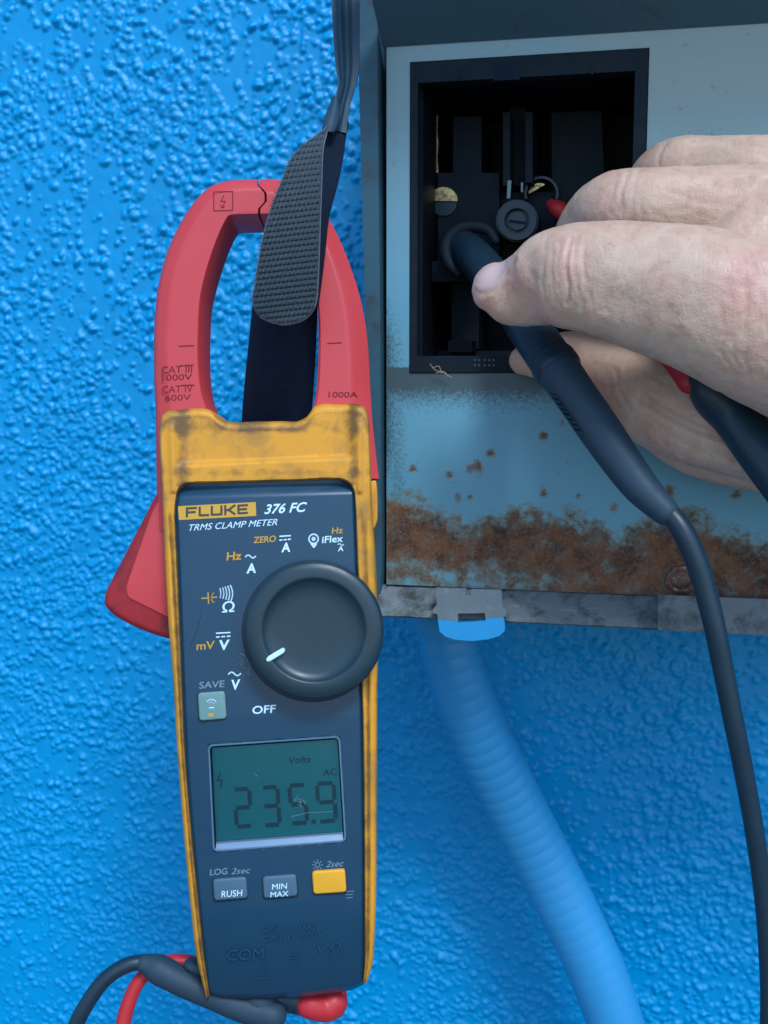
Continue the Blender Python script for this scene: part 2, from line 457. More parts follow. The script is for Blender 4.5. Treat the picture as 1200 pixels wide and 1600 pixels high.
nt.links.new(hh, bn.inputs['Height']); nt.links.new(bn.outputs[0], b.inputs['Normal'])
M['skin'] = m

# ================================================================== SETTING
g, gf = box_w(-8, 8, -8, 0, -.2, 0)
o = obj('ground', g, gf, M['ground'], origin=(0, -4, 0)); o['kind'] = 'structure'

# rough-cast wall: real relief where the photo looks, plain sheet around it
cs = [on_y(x, y, 0) for x in (-160, 1360) for y in (-160, 1760)]
wx0, wx1 = min(c_[0] for c_ in cs), max(c_[0] for c_ in cs)
wz0, wz1 = min(c_[2] for c_ in cs), max(c_[2] for c_ in cs)
res = .00062
nx, nz = int((wx1 - wx0) / res), int((wz1 - wz0) / res)
H = np.zeros((nz, nx))
def lowfreq(cell, amp):
    a_, b_ = int(nz / cell) + 3, int(nx / cell) + 3
    q = RNG.random((a_, b_))
    zi = np.arange(nz) / cell; xi = np.arange(nx) / cell
    i, j = zi.astype(int), xi.astype(int); u = zi - i; w = xi - j
    u = (u*u*(3-2*u))[:, None]; w = (w*w*(3-2*w))[None, :]
    Q = q[i][:, j]*(1-u)*(1-w) + q[i+1][:, j]*u*(1-w) + q[i][:, j+1]*(1-u)*w + q[i+1][:, j+1]*u*w
    return Q * amp
dens = lowfreq(22, .6) + lowfreq(60, .4)
K = int((wx1 - wx0) * (wz1 - wz0) / (.0019 ** 2))
for _ in range(K):
    ci, cj = RNG.integers(7, nz - 7), RNG.integers(7, nx - 7)
    up = ci / nz
    if RNG.random() > .22 - .08 * up + .98 * np.clip((dens[ci, cj] - .30 - .06 * up) / .5, 0, 1): continue
    r = RNG.gamma(5, .00014 + .00008 * up) + .0006
    r = min(r, .0030)
    h = r * RNG.uniform(.45, .88)
    el = RNG.uniform(.8, 1.25); an = RNG.uniform(0, math.pi)
    k = int(r * 1.6 / res) + 1
    dz, dx = np.mgrid[-k:k+1, -k:k+1] * res
    u = (dx * math.cos(an) + dz * math.sin(an)) * el; w = (-dx * math.sin(an) + dz * math.cos(an)) / el
    q = 1 - (u*u + w*w) / (r*r)
    bump_ = h * np.clip(q, 0, 1) ** 1.15
    i0, i1, j0, j1 = max(0, ci-k), min(nz, ci+k+1), max(0, cj-k), min(nx, cj+k+1)
    sub = bump_[i0-ci+k:i1-ci+k, j0-cj+k:j1-cj+k]
    H[i0:i1, j0:j1] = np.maximum(H[i0:i1, j0:j1], sub)
for _ in range(1):
    H = (H * 4 + np.roll(H, 1, 0) + np.roll(H, -1, 0) + np.roll(H, 1, 1) + np.roll(H, -1, 1)) / 8
H += lowfreq(5, .00018) + lowfreq(14, .0004) + lowfreq(45, .0006)
ez = np.minimum(np.arange(nz), np.arange(nz)[::-1])[:, None]; ex = np.minimum(np.arange(nx), np.arange(nx)[::-1])[None, :]
H *= np.clip(np.minimum(ez, ex) / 12, 0, 1)
X, Z = np.meshgrid(wx0 + np.arange(nx) * res, wz0 + np.arange(nz) * res)
vv = np.stack([X, -H, Z], -1).reshape(-1, 3)
ff = grid_faces(nz, nx)
xa, xb, za, zb = X[0, 0], X[0, -1], Z[0, 0], Z[-1, 0]
ext = np.array([(-8, 0, 0), (8, 0, 0), (8, 0, 3.2), (-8, 0, 3.2), (xa, 0, za), (xb, 0, za), (xb, 0, zb), (xa, 0, zb)])
n0 = len(vv)
ef = np.array([[0, 1, 5, 4], [1, 2, 6, 5], [2, 3, 7, 6], [3, 0, 4, 7]]) + n0
worigin = np.array((0, 0, 0.))
vv = np.vstack([vv, ext])
ff = np.vstack([ff, ef])
me = bpy.data.meshes.new('wall')
me.vertices.add(len(vv)); me.vertices.foreach_set('co', vv.ravel())
me.loops.add(len(ff) * 4); me.loops.foreach_set('vertex_index', ff.ravel().astype(np.int32))
me.polygons.add(len(ff)); me.polygons.foreach_set('loop_start', (np.arange(len(ff)) * 4).astype(np.int32))
me.polygons.foreach_set('use_smooth', np.ones(len(ff), bool))
me.update(calc_edges=True)
me.materials.append(M['wall'])
wall = bpy.data.objects.new('wall', me); COL.objects.link(wall)
tag(wall, 'bright blue painted wall with rough pebbly render behind everything', 'wall')

# ================================================================== METER BOX
YC = -.100
cx0 = on_y(604, 480, YC)[0]; cx1 = on_y(1430, 480, YC)[0]
cz0 = on_y(608, 913, YC)[2]; cz1 = on_y(605, 72, YC)[2]
ox0 = on_y(640, 340, YC)[0]; ox1 = on_y(1010, 250, YC)[0]
oz1 = on_y(640, 97, YC)[2]; oz0 = on_y(641, 583, YC)[2]
BM = Matrix.Translation(Vector((cx0, 0, cz0)))
box = thing('meter_box', BM, 'old grey steel fuse box with rusty cover and square black opening on the wall', 'fuse box')
def seg_axis(brk, step):
    out = []
    for a_, b_ in zip(brk[:-1], brk[1:]):
        out.append(np.linspace(a_, b_, max(2, int((b_ - a_) / step) + 1), endpoint=False))
    return np.concatenate(out + [[brk[-1]]])
ax = seg_axis([cx0, ox0, ox1, cx1], .0012); az = seg_axis([cz0, oz0, oz1, cz1], .0012)
XX, ZZ = np.meshgrid(ax, az)
bow = .0006 * np.sin((XX - cx0) * 30) * np.sin((ZZ - cz0) * 18)
P3 = np.stack([XX, np.full_like(XX, YC) + 0 * bow, ZZ], -1)
fcs = []
for i in range(len(az) - 1):
    for j in range(len(ax) - 1):
        mx_, mz_ = (ax[j] + ax[j+1]) / 2, (az[i] + az[i+1]) / 2
        if ox0 < mx_ < ox1 and oz0 < mz_ < oz1: continue
        k = i * len(ax) + j
        fcs.append([k, k + 1, k + len(ax) + 1, k + len(ax)])
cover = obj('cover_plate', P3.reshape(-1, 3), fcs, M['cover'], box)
pxg, pyg, _ = proj(P3)
env_x = [560, 615, 640, 680, 730, 765, 800, 850, 900, 930, 960, 1000, 1050, 1085, 1130, 1200, 1400]
env_y = [770, 772, 765, 790, 815, 800, 785, 800, 795, 815, 835, 815, 785, 795, 820, 838, 840]
env = np.interp(pxg, env_x, env_y)
base_y = 915 + (pxg - 608) * .036
rust = np.clip((pyg - env + 16) / 58, 0, 1) ** .8
lowclean = np.interp(pxg, [560, 620, 700, 800, 860, 900, 1000, 1400], [.45, .50, .48, .38, .25, .1, .05, .05])
rust *= 1 - lowclean * np.clip((pyg - (base_y - 52)) / 30, 0, 1)
rust = rust * .78
for (x_, y_, r_) in [(765, 708, 9), (745, 727, 10), (735, 733, 8), (704, 742, 9), (708, 754, 7), (849, 681, 11), (716, 780, 8), (850, 770, 9), (1025, 688, 10), (1150, 772, 9), (880, 660, 6), (735, 778, 6), (960, 795, 9), (645, 730, 6), (1010, 795, 8), (905, 775, 6), (1045, 770, 14)]:
    rust = np.maximum(rust, .62 * np.exp(-(((pxg - x_) ** 2 + (pyg - y_) ** 2) / r_ ** 2)))
gr = 1.3 * np.exp(-np.clip(pyg - 588, 0, None) / 42) * (pyg > 575) * np.clip((990 - pxg) / 160, .25, 1)
gr = np.maximum(gr, .75 * np.exp(-(pxg - 604) / 34) * np.clip((pyg - 380) / 160, 0, 1) * np.clip((860 - pyg) / 160, .25, 1))
gr = np.maximum(gr, .42 * np.exp(-((pxg - 1100) / 90) ** 2 - ((pyg - 215) / 22) ** 2))
gr = np.maximum(gr, .35 * np.exp(-np.abs(pyg - 74 + (pxg - 605) * .067) / 9))
gr = np.maximum(gr, .50 * np.clip((pyg - 560) / 30, 0, 1) * np.exp(-((pxg - 620) / 24) ** 2))
gr = np.maximum(gr, .30 * np.clip((330 - pyg) / 250, 0, 1) * np.clip((720 - pxg) / 120, 0, 1))  # darker towards the cover's upper left corner
top_grey = np.clip((470 - pyg) / 330, 0, 1) * np.clip((pxg - 560) / 420, .70, 1)  # greyer tone towards the top of the cover
for nm, arr in (('rust', rust), ('grime', gr), ('top_weight', top_grey)):
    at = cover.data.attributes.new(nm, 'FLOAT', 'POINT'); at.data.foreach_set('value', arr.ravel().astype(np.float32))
# folded edges of the cover give it its thickness
th = .0016
parts = [box_w(cx0, cx1, YC + .0002, YC + th, cz0 - .0001, cz0 + .0012), box_w(cx0 - .0001, cx0 + .0014, YC + .0002, YC + .010, cz0, cz1)]
v, f = merge(parts); obj('cover_edge', v, f, M['steel'], box)

# housing: left rim, sides, back
rimL = [(557, -170), (560, 0), (561, 130), (566, 320), (572, 520), (578, 700), (584, 860), (588, 965)]
rimR = [(593, 965), (597, 860), (595, 700), (594, 520), (592, 320), (590, 130), (590, 0), (589, -170)]
v, f = prism_y(rimL + rimR, -.103, -.004)
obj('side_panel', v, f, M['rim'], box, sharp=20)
hx0 = on_y(585, 900, -.103)[0]
ledge_z = on_y(700, 966, -.110)[2]
v, f = box_w(cx0 - .012, cx1, -.006, -.002, ledge_z, cz1 + .10); obj('back_panel', v, f, M['gap'], box)
v, f = box_w(cx0 - .0035, cx0 - .0005, -.092, -.006, cz0 - .004, cz1 + .02); obj('inner_wall', v, f, M['gap'], box)
# right side and top, out of the photograph
v, f = box_w(cx1, cx1 + .002, -.103, -.002, ledge_z, cz1 + .06); obj('side_panel', v, f, M['rim'], box)
# ledge along the bottom: a folded, dust-covered flange
lx0 = on_y(591, 950, -.104)[0]
nlx = 60
prof = [(-.0985, cz0 - .0004), (-.1015, cz0 - .0022), (-.1075, ledge_z + .0028), (-.1098, ledge_z + .0012), (-.1102, ledge_z), (-.1090, ledge_z - .0008), (-.060, ledge_z - .001), (-.002, ledge_z - .001)]
vs = []
for k in range(nlx + 1):
    x_ = lx0 + (cx1 - lx0) * k / nlx
    for y_, z_ in prof:
        vs.append((x_, y_ + random.uniform(-.00015, .00015), z_ + random.uniform(-.00012, .00012)))
fs = grid_faces(nlx + 1, len(prof)).tolist()
obj('bottom_ledge', vs, fs, M['dust'], box, sharp=60)
# raised overlap of the ledge right of the clip
v, f = prism_y([(1028, 929), (1062, 931), (1420, 945), (1420, 1003), (1060, 986), (1028, 984)], -.1108, -.1098); obj('ledge_overlap', v, f, M['dust'], box)
# lid, folded forward above the cover
lp = [(YC - .0004, cz1 - .0004), (YC - .006, cz1 + .0035), (YC - .016, cz1 + .010), (YC - .075, cz1 + .055), (YC - .0768, cz1 + .0568), (YC - .075, cz1 + .058), (YC - .015, cz1 + .012), (YC - .004, cz1 + .005), (YC + .002, cz1 + .001)]
lxa = on_y(598, 30, YC)[0]
vs = [(x_, y_, z_) for x_ in (lxa, cx1) for y_, z_ in lp]; nl_ = len(lp)
fs = [[i, (i+1) % nl_, nl_ + (i+1) % nl_, nl_ + i] for i in range(nl_)] + [list(range(nl_)), [nl_ + i for i in range(nl_)][::-1]]
M['lid'] = mat('shaded_lid_paint', (.050, .105, .135), .55, .35, grime=(.035, .05, .055), gscale=90, gamt=(.55, .75))  # box paint darkened: the shade on its underside is put into the colour
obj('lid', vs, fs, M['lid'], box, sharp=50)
# the sheet closing the box's top behind the lid
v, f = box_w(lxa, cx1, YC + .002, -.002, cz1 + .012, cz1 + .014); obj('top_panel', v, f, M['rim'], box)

# socket: flange, throat, ribs
def rect_ring(x0, x1, z0, z1, l, r, b_, t, y0, y1):
    return merge([box_w(x0, x0 + l, y0, y1, z0, z1), box_w(x1 - r, x1, y0, y1, z0, z1), box_w(x0 + l, x1 - r, y0, y1, z0, z0 + b_), box_w(x0 + l, x1 - r, y0, y1, z1 - t, z1)])
e_ = .0003
v, f = rect_ring(ox0 + e_, ox1 - e_, oz0 + e_, oz1 - e_, .0026, .0042, .0058, .0070, YC - .0006, YC + .006); sf = obj('socket_frame', v, f, M['socket'], box)
v, f = rect_ring(ox0 + .0020, ox1 - .0016, oz0 + .0045, oz1 - .0055, .0016, .0016, .0016, .0016, YC + .006, -.030); obj('socket_wall', v, f, M['socket_dark'], box)
v, f = box_w(ox0 + .002, ox1 - .002, -.030, -.027, oz0 + .004, oz1 - .004); obj('socket_back', v, f, M['socket_dark'], box)
v, f = prism_y([(772, 98), (812, 96), (812, 124), (772, 126)], YC - .0009, YC - .0004); obj('notch', v, f, M['gap'], sf)
for q_ in ([(716, 105), (719, 105), (719, 123), (716, 123)], [(924, 95), (927, 95), (927, 117), (924, 117)]):
    v, f = prism_y(q_, YC - .0012, YC - .0005); obj('moulded_rib', v, f, M['socket'], sf)
def rib(P, y0, y1=-.031, mt='socket', name='rib'):
    v, f = prism_y(P, y0, y1); return obj(name, v, f, M[mt], box)
rib([(708, 182), (752, 182), (752, 272), (708, 272)], -.064)
rib([(786, 175), (797, 175), (797, 290), (786, 290)], -.072)
rib([(821, 175), (832, 175), (832, 285), (821, 285)], -.072)
rib([(797, 168), (821, 168), (821, 290), (797, 290)], -.060)
rib([(862, 176), (940, 172), (945, 300), (862, 300)], -.058)
rib([(684, 270), (780, 270), (780, 412), (684, 412)], -.066, name='terminal_block')
rib([(780, 300), (960, 300), (960, 420), (780, 420)], -.058, name='terminal_block')
rib([(674, 408), (742, 405), (742, 440), (674, 440)], -.074, name='crossbar')
rib([(706, 440), (748, 440), (748, 545), (706, 545)], -.060)
rib([(700, 532), (738, 532), (738, 550), (700, 550)], -.072)
rib([(655, 548), (1000, 548), (1000, 560), (655, 560)], -.060, name='sill')
v, f = prism_y([(680, 182), (684, 180), (683, 205), (685, 225), (683, 245), (685, 269), (681, 270), (679, 240), (681, 215)], -.0655, -.064); obj('contact_strip', v, f, M['brass'], box)
# brass screw heads and the fuse holder's round boss
def disc_y(cx_, cy_, r, Y, h, a0=0, a1=360, n=40, inner=0):
    A = [(cx_ + r * math.cos(math.radians(a0 + (a1 - a0) * i / n)), cy_ - r * math.sin(math.radians(a0 + (a1 - a0) * i / n))) for i in range(n + (a1 - a0 < 360))]
    if inner: A += [(cx_ + inner * math.cos(math.radians(a1 - (a1 - a0) * i / n)), cy_ - inner * math.sin(math.radians(a1 - (a1 - a0) * i / n))) for i in range(n + 1)]
    return prism_y(A, Y, Y + h)
v, f = disc_y(693, 314, 22, -.0680, .003, 0, 180, 24); obj('brass_terminal', v, f, M['brass'], box)
v, f = disc_y(693, 316, 21, -.0672, .002, 180, 360, 24); obj('screw_head', v, f, M['rubber'], box)
v, f = disc_y(843, 303, 17, -.0620, .003, 60, 180, 20); obj('brass_terminal', v, f, M['brass'], box)
v, f = disc_y(846, 302, 27, -.0640, .006, -20, 200, 30, inner=23); obj('terminal_hood', v, f, M['rubber'], box)
v, f = merge([disc_y(808, 345, 33, -.074, .018, 0, 360, 40), disc_y(808, 345, 30, -.0775, .004, 0, 359.9, 40, inner=20), disc_y(808, 345, 14, -.0765, .004)])
boss = obj('fuse_holder', v, f, M['rubber'], box)
v, f = merge([prism_y([(796, 343), (820, 346), (820, 349), (796, 346)], -.0775, -.0765)]); obj('slot', v, f, M['gap'], boss)
v, f = merge([prism_y([(793, 282), (799, 282), (797, 310), (792, 310)], -.0735, -.0725), prism_y([(814, 285), (817, 285), (817, 300), (814, 300)], -.0735, -.0725)])
obj('clip_spring', v, f, M['button_pale'], box)
# small moulded marks on the lower flange
mk = []
for i_, x_ in enumerate((741, 747, 756, 763, 770)):
    for y_ in (561, 569):
        mk.append(prism_y([(x_, y_), (x_ + 2.6, y_), (x_ + 2.6, y_ + 3.2), (x_, y_ + 3.2)], YC - .0009, YC - .0005))
v, f = merge(mk); obj('moulded_mark', v, f, M['rim'], sf)

# blistered screw in the rust
pc = on_y(1064, 906, YC)
sv, sf_ = [], []
prf = [(.0052, 0), (.0050, .0010), (.0040, .0014), (.0034, .0013), (.0024, .0019), (.0010, .0021)]
for r_, h_ in prf:
    for j in range(28):
        an = 2 * math.pi * j / 28; k = 1 + .05 * math.sin(3 * an + r_ * 900)
        sv.append((pc[0] + r_ * k * math.cos(an), YC - h_, pc[2] + r_ * k * math.sin(an)))
sf_ = [[i*28 + j, i*28 + (j+1) % 28, (i+1)*28 + (j+1) % 28, (i+1)*28 + j] for i in range(5) for j in range(28)] + [[140 + j for j in range(28)]]
obj('cover_screw', sv, sf_, M['screw'], box)

# latch clip: dusty upper plate, slot, blue painted lip
up = [(681, 919), (728, 920), (728, 930), (736, 930), (736, 921), (783, 922), (786, 948), (792, 952), (792, 960), (787, 963), (759, 965), (758, 957), (716, 958), (716, 969), (685, 967), (684, 959), (676, 957), (677, 951), (683, 944)]
lo = [(685, 967.3), (715.7, 969.3), (716, 972), (759, 969), (759, 965.3), (787, 963.3), (790, 978), (789, 985), (781, 992), (765, 997), (740, 1000), (712, 998), (697, 993), (688, 985)]
def clip_part(P, name, mt):
    A = np.array([on_y(x_, y_, -.1125) for x_, y_ in P])
    _, py_, _ = proj(A)
    A[:, 1] = -.1125 - .0016 * np.clip((py_ - 925) / 60, 0, 1)
    B = A.copy(); B[:, 1] += .0016; n = len(A)
    o_ = obj(name, np.vstack([A, B]), [[i, (i+1) % n, n + (i+1) % n, n + i] for i in range(n)] + [list(range(n))[::-1], [n + i for i in range(n)]], M[mt], box, sharp=20)
    bm = bmesh.new(); bm.from_mesh(o_.data)
    bmesh.ops.triangulate(bm, faces=[q for q in bm.faces if len(q.verts) > 4]); bm.to_mesh(o_.data); bm.free()
clip_part(up, 'latch_clip', 'clip_grey'); clip_part(lo, 'latch_lip', 'lip_blue')

# ================================================================== CONDUIT
cp = [(700, 975, .452, 47), (704, 1009, .453, 47), (722, 1075, .456, 47.5), (757, 1162, .463, 47.5), (800, 1250, .470, 47), (845, 1337, .474, 46.5), (892, 1430, .474, 46), (930, 1512, .474, 45), (962, 1600, .474, 44), (985, 1690, .474, 44), (1010, 1850, .474, 44), (1020, 2150, .474, 44)]
def ribs(s):
    top_weight = np.clip(1 - (s - .06) / .14, .12, 1)
    return 1 + .030 * top_weight * (np.abs(np.sin(np.pi * s / .0058)) ** .6 - .5)
v, f = tube(cp, n=900, seg=40, prof=ribs)
condo = thing('conduit', Matrix.Translation(Vector(V(700, 980, .452))), 'pale blue corrugated flexible conduit running down the wall from under the box', 'conduit')
obj('conduit_hose', c2w(v), f, M['conduit'], condo, sharp=80)
pt = V(704, 985, .452)
cv = []; cf = []
prf = [(.0155, .014), (.0155, .004), (.0150, .001), (.0130, -.0025), (.0122, -.004)]
for r_, z_ in prf:
    for j in range(40):
        an = 2 * math.pi * j / 40; cv.append((pt[0] + r_ * math.cos(an) - .003, pt[1] + r_ * math.sin(an), pt[2] + z_ + .004))
cf = [[i*40 + j, i*40 + (j+1) % 40, (i+1)*40 + (j+1) % 40, (i+1)*40 + j] for i in range(4) for j in range(40)]
obj('conduit_gland', cv, cf, M['conduit'], condo)
v, f = prism_y([(626, 955), (668, 955), (670, 975), (664, 981), (652, 981), (640, 974)], -.050, -.030); obj('gland_nut', v, f, M['lip_blue'], condo)

# ================================================================== CLAMP METER
D0 = .345
MM = CM @ Matrix.Translation(Vector(cl(450, 1555, D0 + .02)))
meter = thing('clamp_meter', MM, 'yellow and grey clamp meter with red jaws hanging on a black strap', 'clamp meter')
def mobj(name, v, f, mt, parent=None, sharp=35): return obj(name, c2w(v), f, M[mt], parent or meter, sharp=sharp)

def smooth(x, a_, b_):
    t = np.clip((x - a_) / (b_ - a_), 0, 1); return t * t * (3 - 2 * t)
# panel surface height (metres towards the camera from D0)
innerL = np.array([(276, 772), (273, 800), (278, 900), (284, 1060), (290, 1200), (303, 1350), (313, 1450), (326, 1558)], float)
innerR = np.array([(555, 790), (557, 850), (559, 900), (562, 1000), (566, 1100), (569, 1300), (569.5, 1450), (567, 1545)], float)
def xl(y): return np.interp(y, innerL[:, 1], innerL[:, 0])
def xr(y): return np.interp(y, innerR[:, 1], innerR[:, 0])
LCD = np.array([(325, 1164), (531, 1150), (541, 1315), (333, 1331)], float)
def pz(x, y):
    x = np.asarray(x, float); y = np.asarray(y, float)
    c_ = (xl(y) + xr(y)) / 2; hw = (xr(y) - xl(y)) / 2
    top = 757 - (x - 290) * .027
    z = -.0006 - .0010 * ((x - c_) / hw) ** 2
    z = z - .0022 * (1 - smooth(y - top, 2, 24))
    z = z - .0080 * np.clip((y - 1400) / 160, 0, 1.2) ** 2 - .0035 * np.clip((y - 1120) / 440, 0, 1)
    z = z - .0006 * (1 - smooth(x - xl(y), 0, 5)) - .0006 * (1 - smooth(xr(y) - x, 0, 5))
    return z
outer_inner = [(322, 1558, 327, 1557), (308, 1500, 319, 1498), (298, 1420, 311, 1420), (286, 1290, 298, 1290), (276, 1160, 288, 1160), (270, 1060, 284, 1060), (262, 960, 280, 960), (257, 860, 276, 870),
 (253, 760, 273, 800), (249.5, 690, 275, 780), (250, 664, 277, 770), (253, 650, 281, 763), (260, 643, 287, 758.5), (280, 640.5, 300, 756), (320, 638.5, 325, 755), (331, 642, 335, 755), (338, 650, 343, 754.5), (347, 656, 352, 754), (362, 659, 367, 753.5), (400, 658.5, 405, 752.5), (440, 658, 440, 751.5), (468, 657, 467, 751), (478, 652, 477, 750.5), (485, 644, 485, 750), (491, 635.5, 493, 750),
 (501, 632, 502, 749.5), (530, 631.5, 522, 749.5), (560, 632, 535, 751), (569, 636, 543, 754.5), (574, 645, 549, 760), (576, 660, 553, 768), (578, 700, 555, 785), (581, 780, 556, 815), (586, 880, 558.5, 885), (590, 1000, 562, 1000), (589, 1100, 566, 1100), (588, 1300, 569, 1300), (586, 1450, 569.5, 1450), (582, 1505, 569.5, 1500), (574, 1534, 567.5, 1538)]
def hol_z(x, y, S, T, W):
    eo = T * W; ei = (1 - T) * W
    R = 11.0
    q = np.clip(eo / R, 0, 1); z = -.0024 * (1 - np.sqrt(1 - (1 - q) ** 2))
    q = np.clip(ei / 4, 0, 1); z -= .0010 * (1 - np.sqrt(1 - (1 - q) ** 2))
    z = z - .0035 * np.clip((y - 1120) / 440, 0, 1) - .0080 * np.clip((y - 1400) / 160, 0, 1.2) ** 2
    # scooped field of the shoulder, with upright ridges left and right of it
    yb = 728 - (x - 305) * .045
    sc = smooth(x, 268, 300) * (1 - smooth(x, 538, 560)) * (1 - smooth(y, yb - 7, yb)) 
    z = z - .0018 * sc * (y < 760)
    z = z + .0007 * np.exp(-((x - 268 - (y - 660) * .03) / 5) ** 2) * (y < 770) * smooth(y, 655, 670) + .0007 * np.exp(-((x - 562) / 5) ** 2) * (y < 770) * smooth(y, 655, 670)
    # finger groove down the side strips
    strip = (y > 800)
    z = z - .0007 * np.exp(-((T - .62) / .16) ** 2) * strip * smooth(y, 790, 830)
    return z
pr = [(a_, b_, c_, d_, D0) for a_, b_, c_, d_ in outer_inner]
G, XY = pair_loft(pr, 520, 36, hol_z)
v, f = solid(G, back_d=D0 + .030)
holster = mobj('holster', v, f, 'yellow', sharp=50)
SS_, TT_ = np.meshgrid(np.linspace(0, 1, 520), np.linspace(0, 1, 36), indexing='ij')
wd = np.linalg.norm(XY[:, -1] - XY[:, 0], axis=-1)[:, None]
ei_, eo_ = (1 - TT_) * wd, TT_ * wd
X0, Y0 = XY[..., 0], XY[..., 1]
wear = .85 * np.exp(-ei_ / 4) + .5 * np.exp(-np.abs(eo_ - 13) / 4) + .45 * np.exp(-eo_ / 3)
top_ = Y0 < 760
wear += top_ * (.8 * np.exp(-((X0 - 285) / 12) ** 2) + .7 * np.exp(-((X0 - 552) / 10) ** 2) + .5 * np.exp(-((Y0 - 668) / 14) ** 2) + .45 * np.exp(-((Y0 - 738) / 8) ** 2))
wear += .5 * np.exp(-((TT_ - .62) / .12) ** 2) * (Y0 > 800)
wa = np.zeros(len(v)); wa[:520 * 36] = np.clip(wear, 0, 1.2).ravel()
holster.data.attributes.new('wear', 'FLOAT', 'POINT').data.foreach_set('value', wa.astype(np.float32))
# narrow yellow shoulder pad on the right flank
# dark core body behind
core = rounded([(256, 662), (572, 655), (584, 900), (586, 1100), (583, 1500), (572, 1538), (500, 1551), (400, 1560), (326, 1556), (300, 1420), (272, 1060)], [10, 10, 5, 5, 10, 15, 20, 20, 10, 5, 5])
v, f = plate(core, D0 + .016, .026, 6); mobj('back_shell', v, f, 'core')
# front panel with the display recess pressed into it
rows = np.concatenate([np.linspace(748, 800, 36), np.linspace(802, 1562, 330)])
tcol = np.linspace(0, 1, 130)
PX = np.zeros((len(rows), 130)); PY = np.zeros_like(PX)
for i, y_ in enumerate(rows):
    l_, r_ = xl(y_) - 2, xr(y_) + 2
    if y_ < 782:                              # rounded top corners
        k = np.clip((782 - y_) / 30, 0, 1); ins = 26 * (1 - math.sqrt(max(0, 1 - k * k)))
        l_ += ins; r_ -= ins
    PX[i] = l_ + (r_ - l_) * tcol
    PY[i] = y_
bot = np.interp(PX, [322, 345, 400, 460, 510, 550, 568], [1553, 1561, 1563, 1559, 1553, 1547, 1538])
topc = 757 - (PX - 290) * .027 - 3
PY = np.minimum(PY, bot); PY = np.maximum(PY, topc)
def in_quad(x, y, Q, soft):
    s_ = np.full(x.shape, 1.0)
    for k in range(4):
        p, q = Q[k], Q[(k+1) % 4]; n_ = np.array([-(q-p)[1], (q-p)[0]]); n_ /= np.linalg.norm(n_)
        dist = (x - p[0]) * n_[0] + (y - p[1]) * n_[1]
        s_ = np.minimum(s_, np.clip(dist / soft, 0, 1))
    return s_
zz = pz(PX, PY) - .0032 * in_quad(PX, PY, inset(LCD, 1.0), 3.0)
# bottom edge turns under
zz -= .004 * np.clip(1 - (bot - PY) / 10, 0, 1) ** 2
DD = D0 - zz
G = np.stack([(PX - 600) * DD / F, (800 - PY) * DD / F, -DD], -1)
v, f = solid(G, back_d=D0 + .022)
panel = mobj('front_panel', v, f, 'panel', sharp=60)

# --- writing and marks
def surf_panel(x, y): return D0 - pz(x, y)
JD = D0 + .008
def surf_jaw(x, y): return np.full(np.shape(x), JD)
def on_surf(xy, surf, lift):
    d = surf(xy[:, 0], xy[:, 1]) - lift
    return np.column_stack([(xy[:, 0] - 600) * d / F, (800 - xy[:, 1]) * d / F, -d])
def txt(s, x0, x1, yb, h, mt, parent, rot=4.0, it=0, bold=.0, surf=None, lift=.00008, ext=0, name='lettering', wide=None):
    cu = bpy.data.curves.new('t', 'FONT'); cu.body = s; cu.size = 1; cu.offset = bold; cu.shear = it; cu.resolution_u = 4
    cu.extrude = .02 if ext else 0
    to = bpy.data.objects.new('t', cu); COL.objects.link(to)
    bpy.context.view_layer.update()
    me = bpy.data.meshes.new_from_object(to.evaluated_get(bpy.context.evaluated_depsgraph_get()))
    bpy.data.objects.remove(to); bpy.data.curves.remove(cu)
    n = len(me.vertices); co = np.zeros(n * 3); me.vertices.foreach_get('co', co); co = co.reshape(-1, 3)
    sx = (x1 - x0) / (co[:, 0].max() - co[:, 0].min()); capH = .70 if any(ch.isupper() or ch.isdigit() for ch in s) else .55
    sy = h / capH
    X_ = (co[:, 0] - co[:, 0].min()) * sx; Y_ = co[:, 1] * sy
    t = math.radians(rot)
    xy = np.column_stack([x0 + X_ * 1.0 - Y_ * math.sin(-t) * -1 * -1, yb - Y_ - X_ * math.tan(t)])
    sf2 = surf or surf_panel
    C = on_surf(xy, sf2, 0)
    C[:, 2] += lift + (np.maximum(co[:, 2], 0) / .02 * ext if ext else 0)
    W = c2w(C); Mi = np.array(base(parent).inverted()); L = W @ Mi[:3, :3].T + Mi[:3, 3]
    me.vertices.foreach_set('co', L.ravel()); me.update()
    me.name = name
    return link_mesh(name, me, M[mt], parent, None)
def strokes(lines, w, mt, parent, surf=None, lift=.00008, name='symbol'):
    parts = []
    for L in lines:
        P = np.array(L, float)
        for p, q in zip(P[:-1], P[1:]):
            t = (q - p) / (np.linalg.norm(q - p) + 1e-9); n_ = np.array([-t[1], t[0]]) * w / 2
            p2, q2 = p - t * w * .25, q + t * w * .25
            quad = np.array([p2 + n_, q2 + n_, q2 - n_, p2 - n_])
            parts.append((on_surf(quad, surf or surf_panel, lift), [[0, 1, 2, 3]]))
    v, f = merge(parts)
    return mobj(name, v, f, mt, parent, sharp=None)
def arc(cx_, cy_, r, a0, a1, n=14): return [(cx_ + r * math.cos(math.radians(a0 + (a1 - a0) * i / n)), cy_ - r * math.sin(math.radians(a0 + (a1 - a0) * i / n))) for i in range(n + 1)]
def tilde(x0, x1, y, amp=2.5): return [(x0 + (x1 - x0) * i / 12, y - amp * math.sin(2 * math.pi * i / 12) - (x1 - x0) * i / 12 * .06) for i in range(13)]
